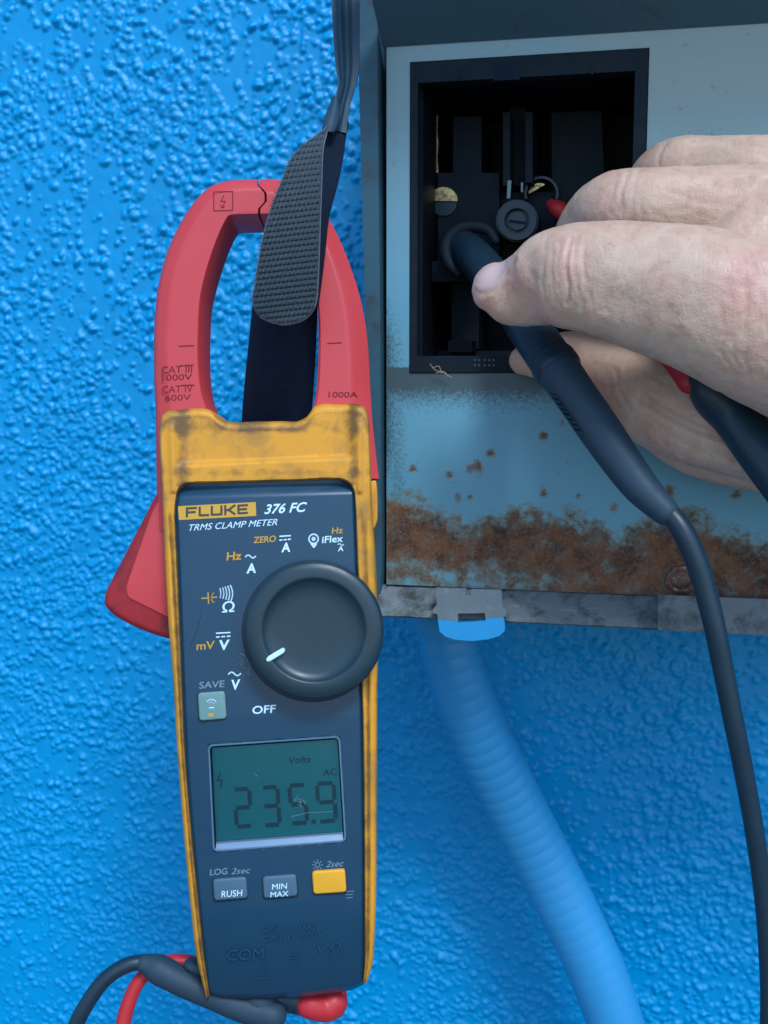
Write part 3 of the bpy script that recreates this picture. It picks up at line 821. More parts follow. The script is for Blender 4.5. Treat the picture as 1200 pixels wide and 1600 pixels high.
def dcsym(x0, x1, y, mt='white'):
    w = x1 - x0
    strokes([[(x0, y), (x1, y - w * .06)], [(x0, y + 6), (x0 + w * .22, y + 5.6)], [(x0 + w * .38, y + 5.4), (x0 + w * .62, y + 5)], [(x0 + w * .78, y + 4.8), (x1, y + 4.4)]], 2, mt, panel, name='direct_current_symbol')

bd = np.array([(278, 791), (399.5, 784.5), (400.5, 806), (279.5, 812.5)])
n_ = 16
bt = np.array([bd[0] * (1-t) + bd[1] * t for t in np.linspace(0, 1, n_)]); bb = np.array([bd[3] * (1-t) + bd[2] * t for t in np.linspace(0, 1, n_)])
v = np.vstack([on_surf(bt, surf_panel, .00008), on_surf((bt+bb)/2, surf_panel, .00008), on_surf(bb, surf_panel, .00008)])
badge = mobj('badge', v, grid_faces(3, n_).tolist(), 'badge', panel, sharp=None)
# block letters of the badge, drawn as strokes: wide and square
def block(lines, ox, w, s):
    out = []
    for L in lines: out.append([(ox + x_ * w, 807.5 - (ox + x_ * w - 290) * .055 - y_ * 14 + 0) for x_, y_ in L])
    return out
bl = []
bl += block([[(0, 0), (0, 1)], [(0, .93), (1, .93)], [(0, .48), (.85, .48)]], 292, 15, 0)
bl += block([[(0, 1), (0, .07), (1, .07)]], 312, 14, 0)
bl += block([[(0, 1), (0, .07), (1, .07), (1, 1)]], 331, 15, 0)
bl += block([[(0, 0), (0, 1)], [(0, .5), (.35, .5), (1, 1)], [(.35, .5), (1, 0)]], 352, 15, 0)
bl += block([[(1, .93), (0, .93), (0, .07), (1, .07)], [(0, .5), (.9, .5)]], 372.5, 14, 0)
strokes(bl, 3.3, 'badge_ink', panel, lift=.00018, name='lettering')
txt('376 FC', 413, 479, 803, 14.5, 'white', panel, it=.25, bold=.02, rot=3.5)
txt('TRMS CLAMP METER', 295, 433, 829.5, 10, 'white', panel, it=.25, rot=3.8)
txt('ZERO', 396, 431, 848.5, 9.5, 'gold_print', panel, bold=.02)
dcsym(437, 454, 838); txt('A', 439.5, 453.5, 862.5, 14, 'white', panel, bold=.03)
strokes([arc(490, 842, 7.3, 0, 360, 24)], 2.2, 'white', panel); strokes([arc(490, 842, 1.6, 0, 360, 10)], 3.2, 'white', panel)
strokes([[(486.5, 850), (490.5, 855), (494, 850)], [(488, 850), (492.5, 850)]], 2.4, 'white', panel)
txt('Hz', 518.5, 535.5, 834, 9.5, 'gold_print', panel, bold=.015)
txt('iFlex', 503, 535.5, 848.5, 10.5, 'white', panel, bold=.015)
strokes([tilde(528, 537, 851, 1.6)], 1.5, 'white', panel); txt('A', 528, 536.5, 861.5, 8, 'white', panel, bold=.015)
txt('Hz', 354, 377, 875.5, 12.5, 'gold_print', panel, bold=.02)
strokes([tilde(383.5, 399.5, 870)], 2, 'white', panel); txt('A', 385, 400, 895.5, 14.5, 'white', panel, bold=.03)
strokes([[(315, 935), (325, 934.3)], [(325, 926), (326, 943)], [(330, 933.5), (339, 933)]], 2, 'gold_print', panel); strokes([arc(340, 934, 9.5, 130, 230)], 2, 'gold_print', panel)
for k_ in range(5): strokes([arc(320 + k_ * 4.6, 927.5, 25, -16 - k_ * 3.2 + 2, 16 + k_ * 3.2 + 2)], 1.9, 'white', panel)
txt('Ω', 347, 366, 957, 16, 'white', panel, bold=.01)
txt('mV', 307, 335, 1015.5, 12.5, 'gold_print', panel, bold=.015); dcsym(338, 359.5, 989.5); txt('V', 341.5, 358, 1015.5, 15, 'white', panel, bold=.03)
txt('SAVE', 311, 350.5, 1076, 10.5, 'grey_print', panel, bold=.01); strokes([tilde(357, 376, 1053.5, 3)], 2, 'white', panel); txt('V', 360.5, 374.5, 1077.5, 15, 'white', panel, bold=.03)
txt('OFF', 394, 430.5, 1115.5, 12, 'white', panel, bold=.018)
txt('LOG', 328, 355, 1367.5, 9.5, 'grey_print', panel, bold=.008); txt('2sec', 361, 391, 1366, 9.5, 'grey_print', panel, it=.25)
txt('2sec', 509, 537, 1355, 9.5, 'grey_print', panel, it=.25)
strokes([arc(496, 1351.5, 3.6, 0, 360, 14)] + [[(496 + 6 * math.cos(q), 1351.5 + 6 * math.sin(q)), (496 + 8.2 * math.cos(q), 1351.5 + 8.2 * math.sin(q))] for q in [i * math.pi / 4 for i in range(8)]], 1.2, 'grey_print', panel)
strokes([[(541, 1393 + i * 5), (553 - i, 1392.2 + i * 5)] for i in range(3)], .9, 'grey_print', panel, name='engraved_line')
# raised lettering near the foot
txt('CAT III 1000V', 410, 500, 1456, 9.5, 'engrave', panel, bold=.0, ext=.00045)
txt('CAT IV 600V', 410, 506, 1471, 10, 'engrave', panel, bold=.0, ext=.00045)
txt('COM', 355, 412, 1500, 17, 'engrave', panel, ext=.0007, rot=3)
txt('V Ω', 494, 532, 1490, 15, 'engrave', panel, ext=.00045)
strokes([[(459, 1474), (460, 1496)], [(451, 1498), (469, 1497)], [(454, 1502), (466, 1501.3)], [(457, 1506), (464, 1505.6)], [(409, 1506), (411, 1534)], [(399, 1529), (420, 1527.5)], [(408, 1512), (416, 1510)], [(515, 1496), (516, 1530)]], 1.5, 'engrave', panel, lift=.0006, name='raised_mark')
# scratches by the dial
scr = []
for k_ in range(26):
    x_ = random.uniform(374, 392); y_ = random.uniform(1012, 1052); l_ = random.uniform(4, 16); q = math.radians(random.uniform(20, 60))
    scr.append([(x_, y_), (x_ + l_ * math.cos(q) * .6, y_ + l_ * math.sin(q) * .6)])
strokes(scr, .5, 'grey_print', panel, name='scratch')
strokes([[(316, 952), (308, 985), (297, 1010)]], .8, 'core', panel, name='scratch')

# --- dial
prf = [(106, -.003), (107.5, .003), (107.8, .0070), (106.8, .0080), (104, .0085), (95, .0089), (84, .0091), (81.5, .0090), (79.5, .0085), (74, .0076), (66, .0071), (50, .0069), (15, .0068), (1, .0068)]
dial = mobj('dial', *lathe(490.5, 985, D0, prf, 96), 'dial', sharp=50)
prf = [(110, -.004), (111, -.0004), (110, .0003), (106, .0004)]
mobj('dial_shadow', *lathe(489, 986, D0, prf, 72), 'core', sharp=50)  # dark ring added around the dial to stand in for its shadow
pts = [(417, 1031.5), (420.5, 1025.5), (441, 1015.5), (444, 1017), (442.5, 1021), (423, 1032.5), (419.5, 1033.5)]
C = np.array(pts); 
v, f = plate(rounded([(415.5, 1030), (419, 1025.5), (440, 1013.5), (444, 1014), (445, 1018.5), (441.5, 1021.5), (422, 1033.5), (417, 1034)], 3), D0 - .0093, .004, 1.2); mobj('pointer', v, f, 'pointer', dial)

# --- display
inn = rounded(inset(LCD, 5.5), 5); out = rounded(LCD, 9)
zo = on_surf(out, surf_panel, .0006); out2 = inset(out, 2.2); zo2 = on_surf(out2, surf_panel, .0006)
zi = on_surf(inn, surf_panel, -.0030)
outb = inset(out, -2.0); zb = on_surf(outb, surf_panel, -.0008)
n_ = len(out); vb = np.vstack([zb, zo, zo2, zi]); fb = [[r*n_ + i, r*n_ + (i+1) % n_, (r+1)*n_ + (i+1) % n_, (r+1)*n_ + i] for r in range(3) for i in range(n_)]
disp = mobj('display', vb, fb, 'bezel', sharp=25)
scn = np.array([(331, 1168.5), (527, 1155), (535.5, 1299), (338, 1314)], float)
def surf_lcd(x, y): return surf_panel(x, y) + .0020
gr_ = np.array([[scn[0]*(1-u)*(1-w) + scn[1]*u*(1-w) + scn[3]*(1-u)*w + scn[2]*u*w for u in np.linspace(0, 1, 16)] for w in np.linspace(0, 1, 12)])
v = on_surf(gr_.reshape(-1, 2), surf_lcd, 0); mobj('screen', v, grid_faces(12, 16).tolist(), 'lcd', disp)
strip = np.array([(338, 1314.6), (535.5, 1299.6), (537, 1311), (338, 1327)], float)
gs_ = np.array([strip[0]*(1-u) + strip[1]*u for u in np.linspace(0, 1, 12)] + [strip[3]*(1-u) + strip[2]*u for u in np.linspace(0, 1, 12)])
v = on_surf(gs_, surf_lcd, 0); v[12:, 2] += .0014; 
M['glint'] = mat('sill_glint', (.17, .25, .37), .4, .5, var=.15, vscale=200)  # silver strip stands in for light caught by the recess's lower wall
mobj('screen_glint', v, grid_faces(2, 12).tolist(), 'glint', disp)
# seven-segment reading 235.9
SEG = {'2': 'abged', '3': 'abgcd', '5': 'afgcd', '9': 'abfgcd'}
def digit(ch, x0, yt, w, h):
    sh = lambda u, w_: (x0 + u * w + (w_ - .5) * 4, yt + w_ * h - u * w * .07)
    segs = {'a': [(.12, 0), (.88, 0)], 'g': [(.12, .5), (.88, .5)], 'd': [(.12, 1), (.88, 1)], 'f': [(0, .08), (0, .42)], 'b': [(1, .08), (1, .42)], 'e': [(0, .58), (0, .92)], 'c': [(1, .58), (1, .92)]}
    return [[sh(*p) for p in segs[c_]] for c_ in SEG[ch]]
dl = digit('2', 368, 1234, 23, 58) + digit('3', 412, 1231, 23, 59) + digit('5', 454, 1228, 24, 59) + digit('9', 497, 1225, 26, 59)
strokes(dl, 6.2, 'lcd_ink', disp, surf_lcd, .0002, 'digit')
strokes([[(488.5, 1284), (492, 1283.8)]], 6, 'lcd_ink', disp, surf_lcd, .0002, 'decimal_point')
txt('Volts', 450, 485, 1193, 10, 'lcd_ink', disp, surf=surf_lcd, lift=.0002, bold=.01); txt('AC', 504, 526, 1212, 10, 'lcd_ink', disp, surf=surf_lcd, lift=.0002, bold=.01)
strokes([[(344, 1208), (340, 1220), (347, 1219), (344, 1231)]], 2, 'lcd_ink', disp, surf_lcd, .0002, 'warning_mark')
v = on_surf(gr_.reshape(-1, 2), lambda x_, y_: surf_panel(x_, y_) + .0005, 0); v2 = v.copy()
gq = np.array([[inn_[0]*(1-u)*(1-w) + inn_[1]*u*(1-w) + inn_[3]*(1-u)*w + inn_[2]*u*w for u in np.linspace(0, 1, 10)] for w in np.linspace(0, 1, 10)] ) if False else None
mobj('glass', v, grid_faces(12, 16).tolist(), 'glass', disp)
sm = []
for k_ in range(22):
    x_ = random.gauss(468, 5); y_ = random.gauss(1251, 4); q = random.uniform(0, 3.1); l_ = random.uniform(1.5, 5)
    sm.append([(x_, y_), (x_ + l_ * math.cos(q), y_ + l_ * math.sin(q))])
sm += [[(455, 1276), (480, 1270), (520, 1268)], [(396, 1207), (403, 1213)]]
strokes(sm, .45, 'grey_print', disp, lambda x_, y_: surf_panel(x_, y_) + .0005, .00006, 'scratch')

# --- buttons
def button(P, mt, h=.0012, r=6, name='button'):
    c_ = np.mean(P, 0); d = float(surf_panel(c_[0], c_[1])) - h
    v, f = plate(rounded(P, r), d, .004, 3.2, steps=4); return mobj(name, v, f, mt), d
def btxt(s, x0, x1, yb, h, b_, d, mt='white', **k): return txt(s, x0, x1, yb, h, mt, b_, surf=lambda x_, y_: np.full(np.shape(x_), d), lift=.00006, **k)
def well(P, e=2.2):
    c_ = np.mean(P, 0); d = float(surf_panel(c_[0], c_[1])) - .0003
    v, f = plate(rounded(inset(np.array(P, float), -e), 7), d, .003, 1); mobj('button_surround', v, f, 'core')
P1 = [(308.5, 1083), (351, 1080), (354, 1123.5), (311, 1127)]; well(P1, 1.5); b1, d1 = button(P1, 'button_pale')
flat1 = lambda x_, y_: np.full(np.shape(x_), d1)
strokes([arc(330.5, 1102, 9, 40, 140)], 1.7, 'white', b1, flat1, .00006); strokes([arc(330.5, 1102.5, 5.3, 45, 135), ], 1.6, 'white', b1, flat1, .00006); strokes([[(327, 1106), (334, 1105.6)]], 1.6, 'white', b1, flat1, .00006)
strokes([[(327, 1117), (332.5, 1116.6)]], 5, 'gold_print', b1, flat1, .00006)
P2 = [(332, 1374.5), (384.5, 1370.5), (387, 1404), (334.5, 1408)]; well(P2); b2, d2 = button(P2, 'button'); btxt('RUSH', 346, 378, 1402, 10, b2, d2, bold=.0)
P3_ = [(410, 1370.5), (462.5, 1366.5), (465, 1400.5), (412, 1404.5)]; well(P3_); b3, d3 = button(P3_, 'button'); btxt('MIN', 425, 448, 1390, 8.8, b3, d3, bold=0); btxt('MAX', 422.5, 450.5, 1402, 8.4, b3, d3, bold=0)
P4 = [(487, 1362), (539, 1358.5), (541.5, 1394.5), (489.5, 1398)]; well(P4, 1.8); b4, d4 = button(P4, 'button_yellow', .0014)

# --- jaws
jl = [(246, 830, 320, 830), (244, 720, 325, 720), (243, 640, 329, 650), (241, 600, 318, 618), (240.5, 550, 312, 570), (241.5, 500, 312, 510), (246, 455, 315, 465), (256, 410, 324, 425), (272, 368, 336, 387), (290, 335, 346, 361), (308, 310, 354, 345), (325, 294, 359, 338.5), (345, 285, 368, 337), (372, 281, 385, 336.5), (401.5, 280, 403, 336)]
def bulge(T): 
    return 11 * np.interp(T, [0, .18, .38, .62, .82, 1], [0, .05, 1, 1, .05, 0])
def warp_l(XY, S, T):
    XY = XY.copy(); w = smooth(S, .93, 1.0); XY[..., 0] += w * bulge(T); return XY
def jaw_z(x, y, S, T, W):
    ch = .38; z = -.0042 * np.clip(1 - T / ch, 0, 1) ** 1.15
    q = np.clip((1 - T) * W / 4, 0, 1); z -= .0008 * (1 - np.sqrt(1 - (1 - q) ** 2))
    return z
def jaw_z_l(x, y, S, T, W):
    ch = .28; z = -.0022 * np.clip(1 - T / ch, 0, 1) ** 1.1
    q = np.clip(T * W / 6, 0, 1); z -= .0014 * (1 - np.sqrt(1 - (1 - q) ** 2))
    q = np.clip((1 - T) * W / 4, 0, 1); z -= .0008 * (1 - np.sqrt(1 - (1 - q) ** 2))
    return z
G, _ = pair_loft([(*p, JD) for p in jl], 170, 24, jaw_z_l, warp_l); v, f = solid(G, back_d=JD + .023); jawL = mobj('jaw', v, f, 'jaw', sharp=55)
jr = [(405, 280, 406.5, 336), (430, 280.5, 432, 337), (458, 287, 446, 345), (482, 302, 460, 362), (505, 328, 474, 392), (526, 365, 486, 425), (545, 410, 494, 460), (560, 455, 497.5, 495), (570, 500, 498, 540), (575, 545, 497, 580), (578, 600, 494, 615), (581, 650, 488, 650), (586, 700, 488, 700), (592, 748, 488, 748)]
def warp_r(XY, S, T):
    XY = XY.copy(); w = 1 - smooth(S, 0, .05); XY[..., 0] += w * bulge(T); return XY
G, _ = pair_loft([(*p, JD) for p in jr], 170, 24, jaw_z, warp_r); v, f = solid(G, back_d=JD + .023); jawR = mobj('jaw', v, f, 'jaw', sharp=40)
kw = dict(surf=surf_jaw, lift=.0001)
txt('CAT III', 252, 300, 583.5, 11, 'seam', jawL, rot=2, bold=.005, **kw); txt('1000V', 253, 300, 595, 9.5, 'seam', jawL, rot=2, bold=.005, **kw)
txt('CAT IV', 253, 301, 614, 11, 'seam', jawL, rot=2, **kw); txt('600V', 258, 298, 626.5, 9.5, 'seam', jawL, rot=2, **kw)
strokes([[(282, 571.5), (302, 570.5)], [(283, 602.5), (303, 601.5)], [(280, 541), (303, 540)]], 1.8, 'seam', jawL, **kw)
strokes([[(334, 300), (363.5, 299), (363.5, 328.5), (334, 329.5), (334, 300)]], 1.5, 'seam', jawL, name='warning_box', **kw)
strokes([[(350, 305), (345, 315), (352, 314), (347, 325)], [(344.5, 320.5), (347, 325), (351, 322.5)]], 1.3, 'seam', jawL, name='warning_bolt', **kw)
kr = dict(surf=lambda x_, y_: np.full(np.shape(x_), JD), lift=.0001)
txt('1000A', 513.5, 559, 621, 9, 'seam', jawR, rot=0, bold=.0, surf=lambda x_, y_: JD + .0042 * np.clip(1 - (581 - x_) / 92 / .38, 0, 1) ** 1.15, lift=.00016)
strokes([[(512, 536.5), (534, 535.5)]], 1.8, 'seam', jawR, **kr)
# right flank catch
v, f = plate(rounded([(577, 752), (588, 750), (590, 775), (590, 812), (585, 826), (578, 826)], 4), D0 + .006, .02, 2.5); mobj('flank_catch', v, f, 'yellow')

# trigger
tg = rounded([(264, 735), (246, 765), (163, 925), (160, 946), (176, 963), (215, 984), (262, 1000), (300, 1004), (300, 735)], [4, 12, 16, 12, 16, 30, 20, 2, 2], 6)
v, f = plate(tg, JD + .0025, .018, 11, steps=6); trg = mobj('trigger', v, f, 'red_dark', sharp=50)
ti = rounded([(262, 770), (247, 782), (234, 808), (228, 826), (196, 918), (199, 934), (264, 966), (292, 972), (292, 770)], [4, 10, 10, 14, 12, 14, 12, 2, 2], 6)
v, f = plate(ti, JD + .0020, .002, 2.2); mobj('trigger_face', v, f, 'jaw', trg, sharp=50)

# ================================================================== STRAP
SMt = CM @ Matrix.Translation(Vector(cl(440, 660, .37)))
strap = thing('hanging_strap', SMt, 'black woven hook and loop strap threaded through the meter jaws', 'strap')
back = [(400, 430, 497, 400, .362), (394, 480, 496, 470, .364), (388, 540, 494, 530, .366), (382, 600, 490, 600, .369), (378, 650, 486, 650, .372), (376, 720, 480, 720, .376)]
G, _ = pair_loft(back, 60, 20, lambda x_, y_, S, T, W: .0012 * np.sin(np.pi * T)); v, f = solid(G, thick=.0016); mobj_ = obj('strap_loop', c2w(v), f, M['strap'], strap, sharp=50)
flap = [(519, 186, 523, 184, .362), (508, 199, 514, 199, .3585), (493, 211, 509, 212, .355), (474, 225, 506, 225, .351), (455, 246, 504, 245, .347), (441, 278, 503, 278, .342), (421, 330, 501, 330, .337), (406, 390, 499, 390, .334), (398, 440, 497, 440, .333), (394, 468, 495, 466, .333), (396, 481, 492, 479, .333), (403, 492, 485, 490, .333), (418, 501, 472, 500, .333), (440, 507, 452, 506.5, .333)]
def weave(x_, y_, S, T, W):
    u = x_ - .05 * (y_ - 300); w_ = y_ + .12 * (x_ - 450)
    row = np.floor(w_ / 9.0); ph = (row % 2) * .5
    a_ = np.abs(np.sin(np.pi * ((u + .35 * (w_ % 9.0)) / 7.0 + ph))) ; b2_ = np.abs(np.sin(np.pi * w_ / 9.0))
    z = .00125 * (a_ ** .7) * (b2_ ** .55) - .0006
    edge = np.minimum(T, 1 - T) * W
    return z * np.clip(edge / 5, 0, 1) + .0010 * np.sqrt(np.clip(np.sin(np.pi * T), 0, 1)) + .0004 * np.exp(-((edge - 3) / 2.0) ** 2)
G, _ = pair_loft(flap, 300, 96, weave); v, f = solid(G, thick=.0022); obj('webbing_flap', c2w(v), f, M['web'], strap, sharp=70)
side = [(520, 182, 545, 190, .366), (509, 205, 541, 208, .363), (505, 240, 536, 245, .360), (503, 285, 527, 288, .354), (501, 330, 515, 332, .349), (499, 390, 508, 392, .345), (497, 440, 502, 442, .343), (495, 470, 497, 478, .342)]
G, _ = pair_loft(side, 80, 10, lambda x_, y_, S, T, W: -.004 * T); v, f = solid(G, thick=.002); obj('strap_edge', c2w(v), f, M['strap'], strap, sharp=60)
upper = [(515, -200, 560, -200, .372), (517, -60, 562, -60, .372), (518, 0, 562, 0, .372), (521, 60, 562, 60, .371), (525, 108, 560, 115, .370), (528, 128, 554, 138, .369), (523, 155, 548, 158, .367), (515, 182, 543, 190, .365), (508, 200, 541, 208, .364)]
def fold(x_, y_, S, T, W): return .0022 * np.exp(-((T - .28) / .10) ** 2) - .0016 * smooth(T, .3, .8) + .0008 * np.exp(-((T - .62) / .05) ** 2)
G, _ = pair_loft(upper, 90, 34, fold); v, f = solid(G, thick=.0018); obj('strap_tape', c2w(v), f, M['strap_top'], strap, sharp=60)
fold2 = [(520, 150, 530, 152, .364), (512, 170, 531, 176, .362), (505, 190, 527, 196, .360), (503, 204, 522, 206, .359)]
G, _ = pair_loft(fold2, 24, 12, lambda x_, y_, S, T, W: .0012 * np.sin(np.pi * T)); v, f = solid(G, thick=.0016); obj('strap_fold', c2w(v), f, M['strap_top'], strap, sharp=60)
# loose fluff at the webbing's edge
fl = []
for k_ in range(70):
    t = random.random(); P = catmull(np.array([r[:2] for r in flap[3:10]]), 60)[int(t * 59)]
    q = random.uniform(2.2, 4.1); l_ = random.uniform(2, 6)
    fl.append(tube([(P[0] + 1, P[1], .336, .35), (P[0] + l_ * math.cos(q) * .6, P[1] + l_ * math.sin(q) * .5, .3355, .3), (P[0] + l_ * math.cos(q), P[1] - random.uniform(-3, 4), .335, .2)], 4, 4, cap=False))
v, f = merge(fl); obj('frayed_threads', c2w(v), f, M['web'], strap)['kind'] = 'stuff'

# ================================================================== TEST LEADS
lb = thing('black_test_lead', Matrix.Translation(Vector(V(1050, 800, .33))), 'black test lead with ribbed probe held under the thumb, cable trailing down right', 'test lead')
def lobj(name, v, f, mt, parent, sharp=45): return obj(name, c2w(v), f, M[mt], parent, sharp=sharp)
v, f = tube([(716, 374, .418, 22), (738, 398, .408, 28), (765, 430, .398, 31), (800, 475, .385, 32), (835, 525, .368, 34), (852, 550, .362, 34.5), (866, 570, .358, 35)], 60, 28, cap=True); prb = lobj('probe_tip', v, f, 'rubber', lb)
# finger guard: a broad shallow collar round the probe's nose
gd = [(716, 428, .410, 6), (700, 408, .411, 10), (698, 380, .412, 11), (714, 360, .412, 11), (738, 354, .411, 10), (762, 360, .410, 9), (774, 376, .408, 7)]
v, f = tube(gd, 50, 12); lobj('finger_guard', v, f, 'socket', lb)
v, f = tube([(862, 564, .3592, 33), (864, 566, .3585, 36.5), (868, 572, .357, 37.5), (873, 579, .355, 37.5), (876, 584, .354, 34)], 20, 30, cap=False); lobj('collar_ring', v, f, 'rubber', lb)
def grip(s):
    return 1 + .004 * (np.abs(np.sin(np.pi * s / .0029)) ** 2) * np.clip((s - .006) / .004, 0, 1) * np.clip((.034 - s) / .004, 0, 1)
hd = [(875, 582, .354, 34), (904, 624, .349, 33), (938, 673, .344, 33), (972, 722, .339, 31), (1003, 763, .335, 28), (1026, 787, .3325, 24), (1039, 799, .331, 22)]
v, f = tube(hd, 260, 32, prof=grip); hdl = lobj('probe_handle', v, f, 'sleeve', lb)
# flat inlay on the handle
fl_ = [(883, 580, 905, 572, .3385), (905, 612, 932, 600, .334), (940, 655, 965, 642, .3305), (985, 706, 1004, 696, .3285), (1024, 752, 1034, 746, .3275)]
# knurl pads at the handle's left flank
for k_ in range(8):
    t_ = k_ / 7; ax_, ay_, ad_ = 888 + 38 * t_, 600 + 56 * t_, .3515 - .006 * t_
    ex_, ey_ = ax_ - .822 * 31.5, ay_ + .57 * 31.5
    v, f = tube([(ex_ - 2, ey_ - 3, ad_ - .001, 2.2), (ex_ + 3, ey_ + 1, ad_ - .0035, 2.6), (ex_ + 9, ey_ + 3, ad_ - .0052, 1.6)], 8, 10); lobj('grip_rib', v, f, 'rubber', lb)
cb = [(1036, 789, .3312, 14), (1062, 822, .329, 17.5), (1085, 868, .328, 18), (1103, 925, .328, 17.5), (1118, 985, .328, 17), (1131, 1050, .329, 16.5), (1146, 1125, .330, 16), (1163, 1210, .332, 15.5), (1179, 1300, .334, 15), (1191, 1385, .336, 14.5), (1199, 1480, .338, 14), (1201, 1600, .340, 13.5), (1170, 1780, .345, 13.5), (1000, 1960, .35, 13.5), (700, 2060, .355, 13.5), (380, 2020, .36, 13.5), (170, 1850, .365, 13), (105, 1700, .365, 12.5), (112, 1620, .365, 12.5), (138, 1565, .365, 12), (170, 1525, .366, 12), (205, 1506, .367, 12), (235, 1503, .368, 12)]
v, f = tube(cb, 420, 18); lobj('cable', v, f, 'rubber', lb)
v, f = tube([(228, 1506, .367, 15), (238, 1510, .367, 20), (275, 1529, .366, 22), (330, 1553, .365, 22), (385, 1575, .364, 23), (425, 1586, .363, 23)], 60, 24); lobj('plug', v, f, 'sleeve', lb)
v, f = tube([(405, 1560, .366, 30), (415, 1585, .366, 28), (418, 1600, .366, 24)], 20, 24); lobj('plug_collar', v, f, 'sleeve', lb)

lr = thing('red_test_lead', Matrix.Translation(Vector(V(1100, 600, .34))), 'red test lead with black sleeve passing under the hand and plugged in below', 'test lead')
v, f = tube([(862, 320, .418, 9), (868, 324, .417, 13), (882, 333, .415, 13), (930, 400, .400, 18), (990, 490, .385, 22), (1045, 560, .362, 25), (1085, 600, .350, 30)], 60, 24); lobj('probe_tip', v, f, 'redlead', lr)
v, f = tube([(1098, 592, .342, 22), (1104, 598, .3415, 31), (1112, 608, .340, 36), (1150, 652, .336, 37), (1190, 708, .330, 37), (1235, 772, .324, 35), (1290, 850, .318, 30)], 70, 28); lobj('probe_handle', v, f, 'rubber', lr)
rc_ = [(1285, 842, .318, 14), (1330, 920, .317, 13.5), (1380, 1100, .32, 13.5), (1380, 1400, .33, 13.5), (1250, 1750, .34, 13.5), (950, 1960, .352, 13.5), (560, 2020, .36, 13), (300, 1900, .365, 13), (200, 1720, .368, 12.5), (190, 1620, .369, 12), (200, 1570, .370, 11.5), (218, 1532, .371, 11), (245, 1508, .372, 11), (275, 1502, .372, 11), (308, 1506, .372, 11), (345, 1515, .372, 11)]
v, f = tube(rc_, 360, 18); lobj('cable', v, f, 'redlead', lr)
v, f = tube([(300, 1508, .366, 10, 16), (312, 1512, .366, 14, 16)], 8, 12); lobj('strain_relief', v, f, 'sleeve', lr)
v, f = tube([(425, 1556, .368, 20), (455, 1561, .368, 21), (482, 1566, .368, 22)], 14, 22); lobj('plug', v, f, 'rubber', lr)
v, f = tube([(483, 1570, .366, 21), (500, 1572, .366, 23), (515, 1570, .366, 24), (521, 1566, .366, 22)], 24, 24); lobj('plug_cap', v, f, 'redlead', lr)
v, f = tube([(535, 1548, .366, 6), (536, 1570, .366, 7), (530, 1583, .366, 7)], 12, 12); lobj('plug_lug', v, f, 'redlead', lr)

# ================================================================== HAND
tubes = []
def T_(path, n=70, seg=40, zr=1.0): tubes.append(tube(path, n, seg, zratio=zr))
# thumb
T_([(772, 449, .346, 40, 30), (790, 453, .345, 53, 37), (812, 453, .343, 58, 42), (835, 446, .339, 65, 48), (860, 435, .334, 74, 60), (888, 432, .330, 82, 66), (920, 433, .327, 87, 70), (965, 439, .323, 95, 76), (1010, 448, .320, 101, 84), (1070, 461, .316, 110, 94), (1130, 480, .313, 118, 104), (1200, 506, .312, 130, 115), (1290, 530, .313, 150, 130)])
# index finger: knuckle at the left, folded back behind the thumb
T_([(880, 440, .385, 38), (905, 390, .372, 46), (935, 345, .358, 56), (965, 327, .348, 60), (1010, 324, .342, 61), (1080, 325, .338, 64), (1160, 335, .335, 76), (1260, 370, .332, 95)], zr=.95)
# middle finger above and behind
T_([(1010, 330, .385, 40), (1030, 290, .375, 52), (1060, 268, .366, 53), (1110, 268, .360, 54), (1180, 275, .352, 63), (1280, 300, .347, 80)], zr=.95)
# finger under the probes, pad towards the camera
T_([(818, 563, .388, 24, 22), (850, 560, .384, 34, 28), (890, 560, .378, 44, 36), (940, 582, .372, 56, 44), (1000, 618, .364, 66, 50), (1070, 650, .356, 70, 56), (1140, 668, .350, 74, 60), (1220, 675, .344, 84, 70), (1320, 660, .336, 100, 90)])
T_([(985, 640, .378, 28, 28), (1030, 668, .372, 40, 38), (1090, 698, .366, 46, 42), (1160, 716, .358, 48, 46), (1240, 716, .350, 60, 56), (1330, 690, .340, 80, 80)])
# palm, wrist, forearm (out of the photograph)
T_([(1210, 400, .330, 150, 90), (1300, 450, .326, 200, 130), (1420, 520, .322, 215, 140), (1540, 580, .322, 190, 130), (1680, 640, .322, 160, 120), (1850, 700, .322, 165, 130), (2250, 840, .322, 190, 160), (2500, 930, .322, 200, 170)])
v, f = merge(tubes)
W = c2w(v)
me = bpy.data.meshes.new('raw'); me.from_pydata(W.tolist(), [], [tuple(q) for q in f]); me.update()
tmp = bpy.data.objects.new('raw', me); COL.objects.link(tmp)
rm = tmp.modifiers.new('r', 'REMESH'); rm.mode = 'VOXEL'; rm.voxel_size = .00075; rm.use_smooth_shade = True
smo = tmp.modifiers.new('s', 'SMOOTH'); smo.factor = .6; smo.iterations = 9
bpy.context.view_layer.update()
hm = bpy.data.meshes.new_from_object(tmp.evaluated_get(bpy.context.evaluated_depsgraph_get()))
bpy.data.objects.remove(tmp); bpy.data.meshes.remove(me)
n = len(hm.vertices); co = np.zeros(n * 3); hm.vertices.foreach_get('co', co); co = co.reshape(-1, 3)
no = np.zeros(n * 3); hm.vertices.foreach_get('normal', no); no = no.reshape(-1, 3)
px_, py_, pd = proj(co)
view = co - np.array(CAMLOC); view /= np.linalg.norm(view, axis=1)[:, None]
facing = -(no * view).sum(1)
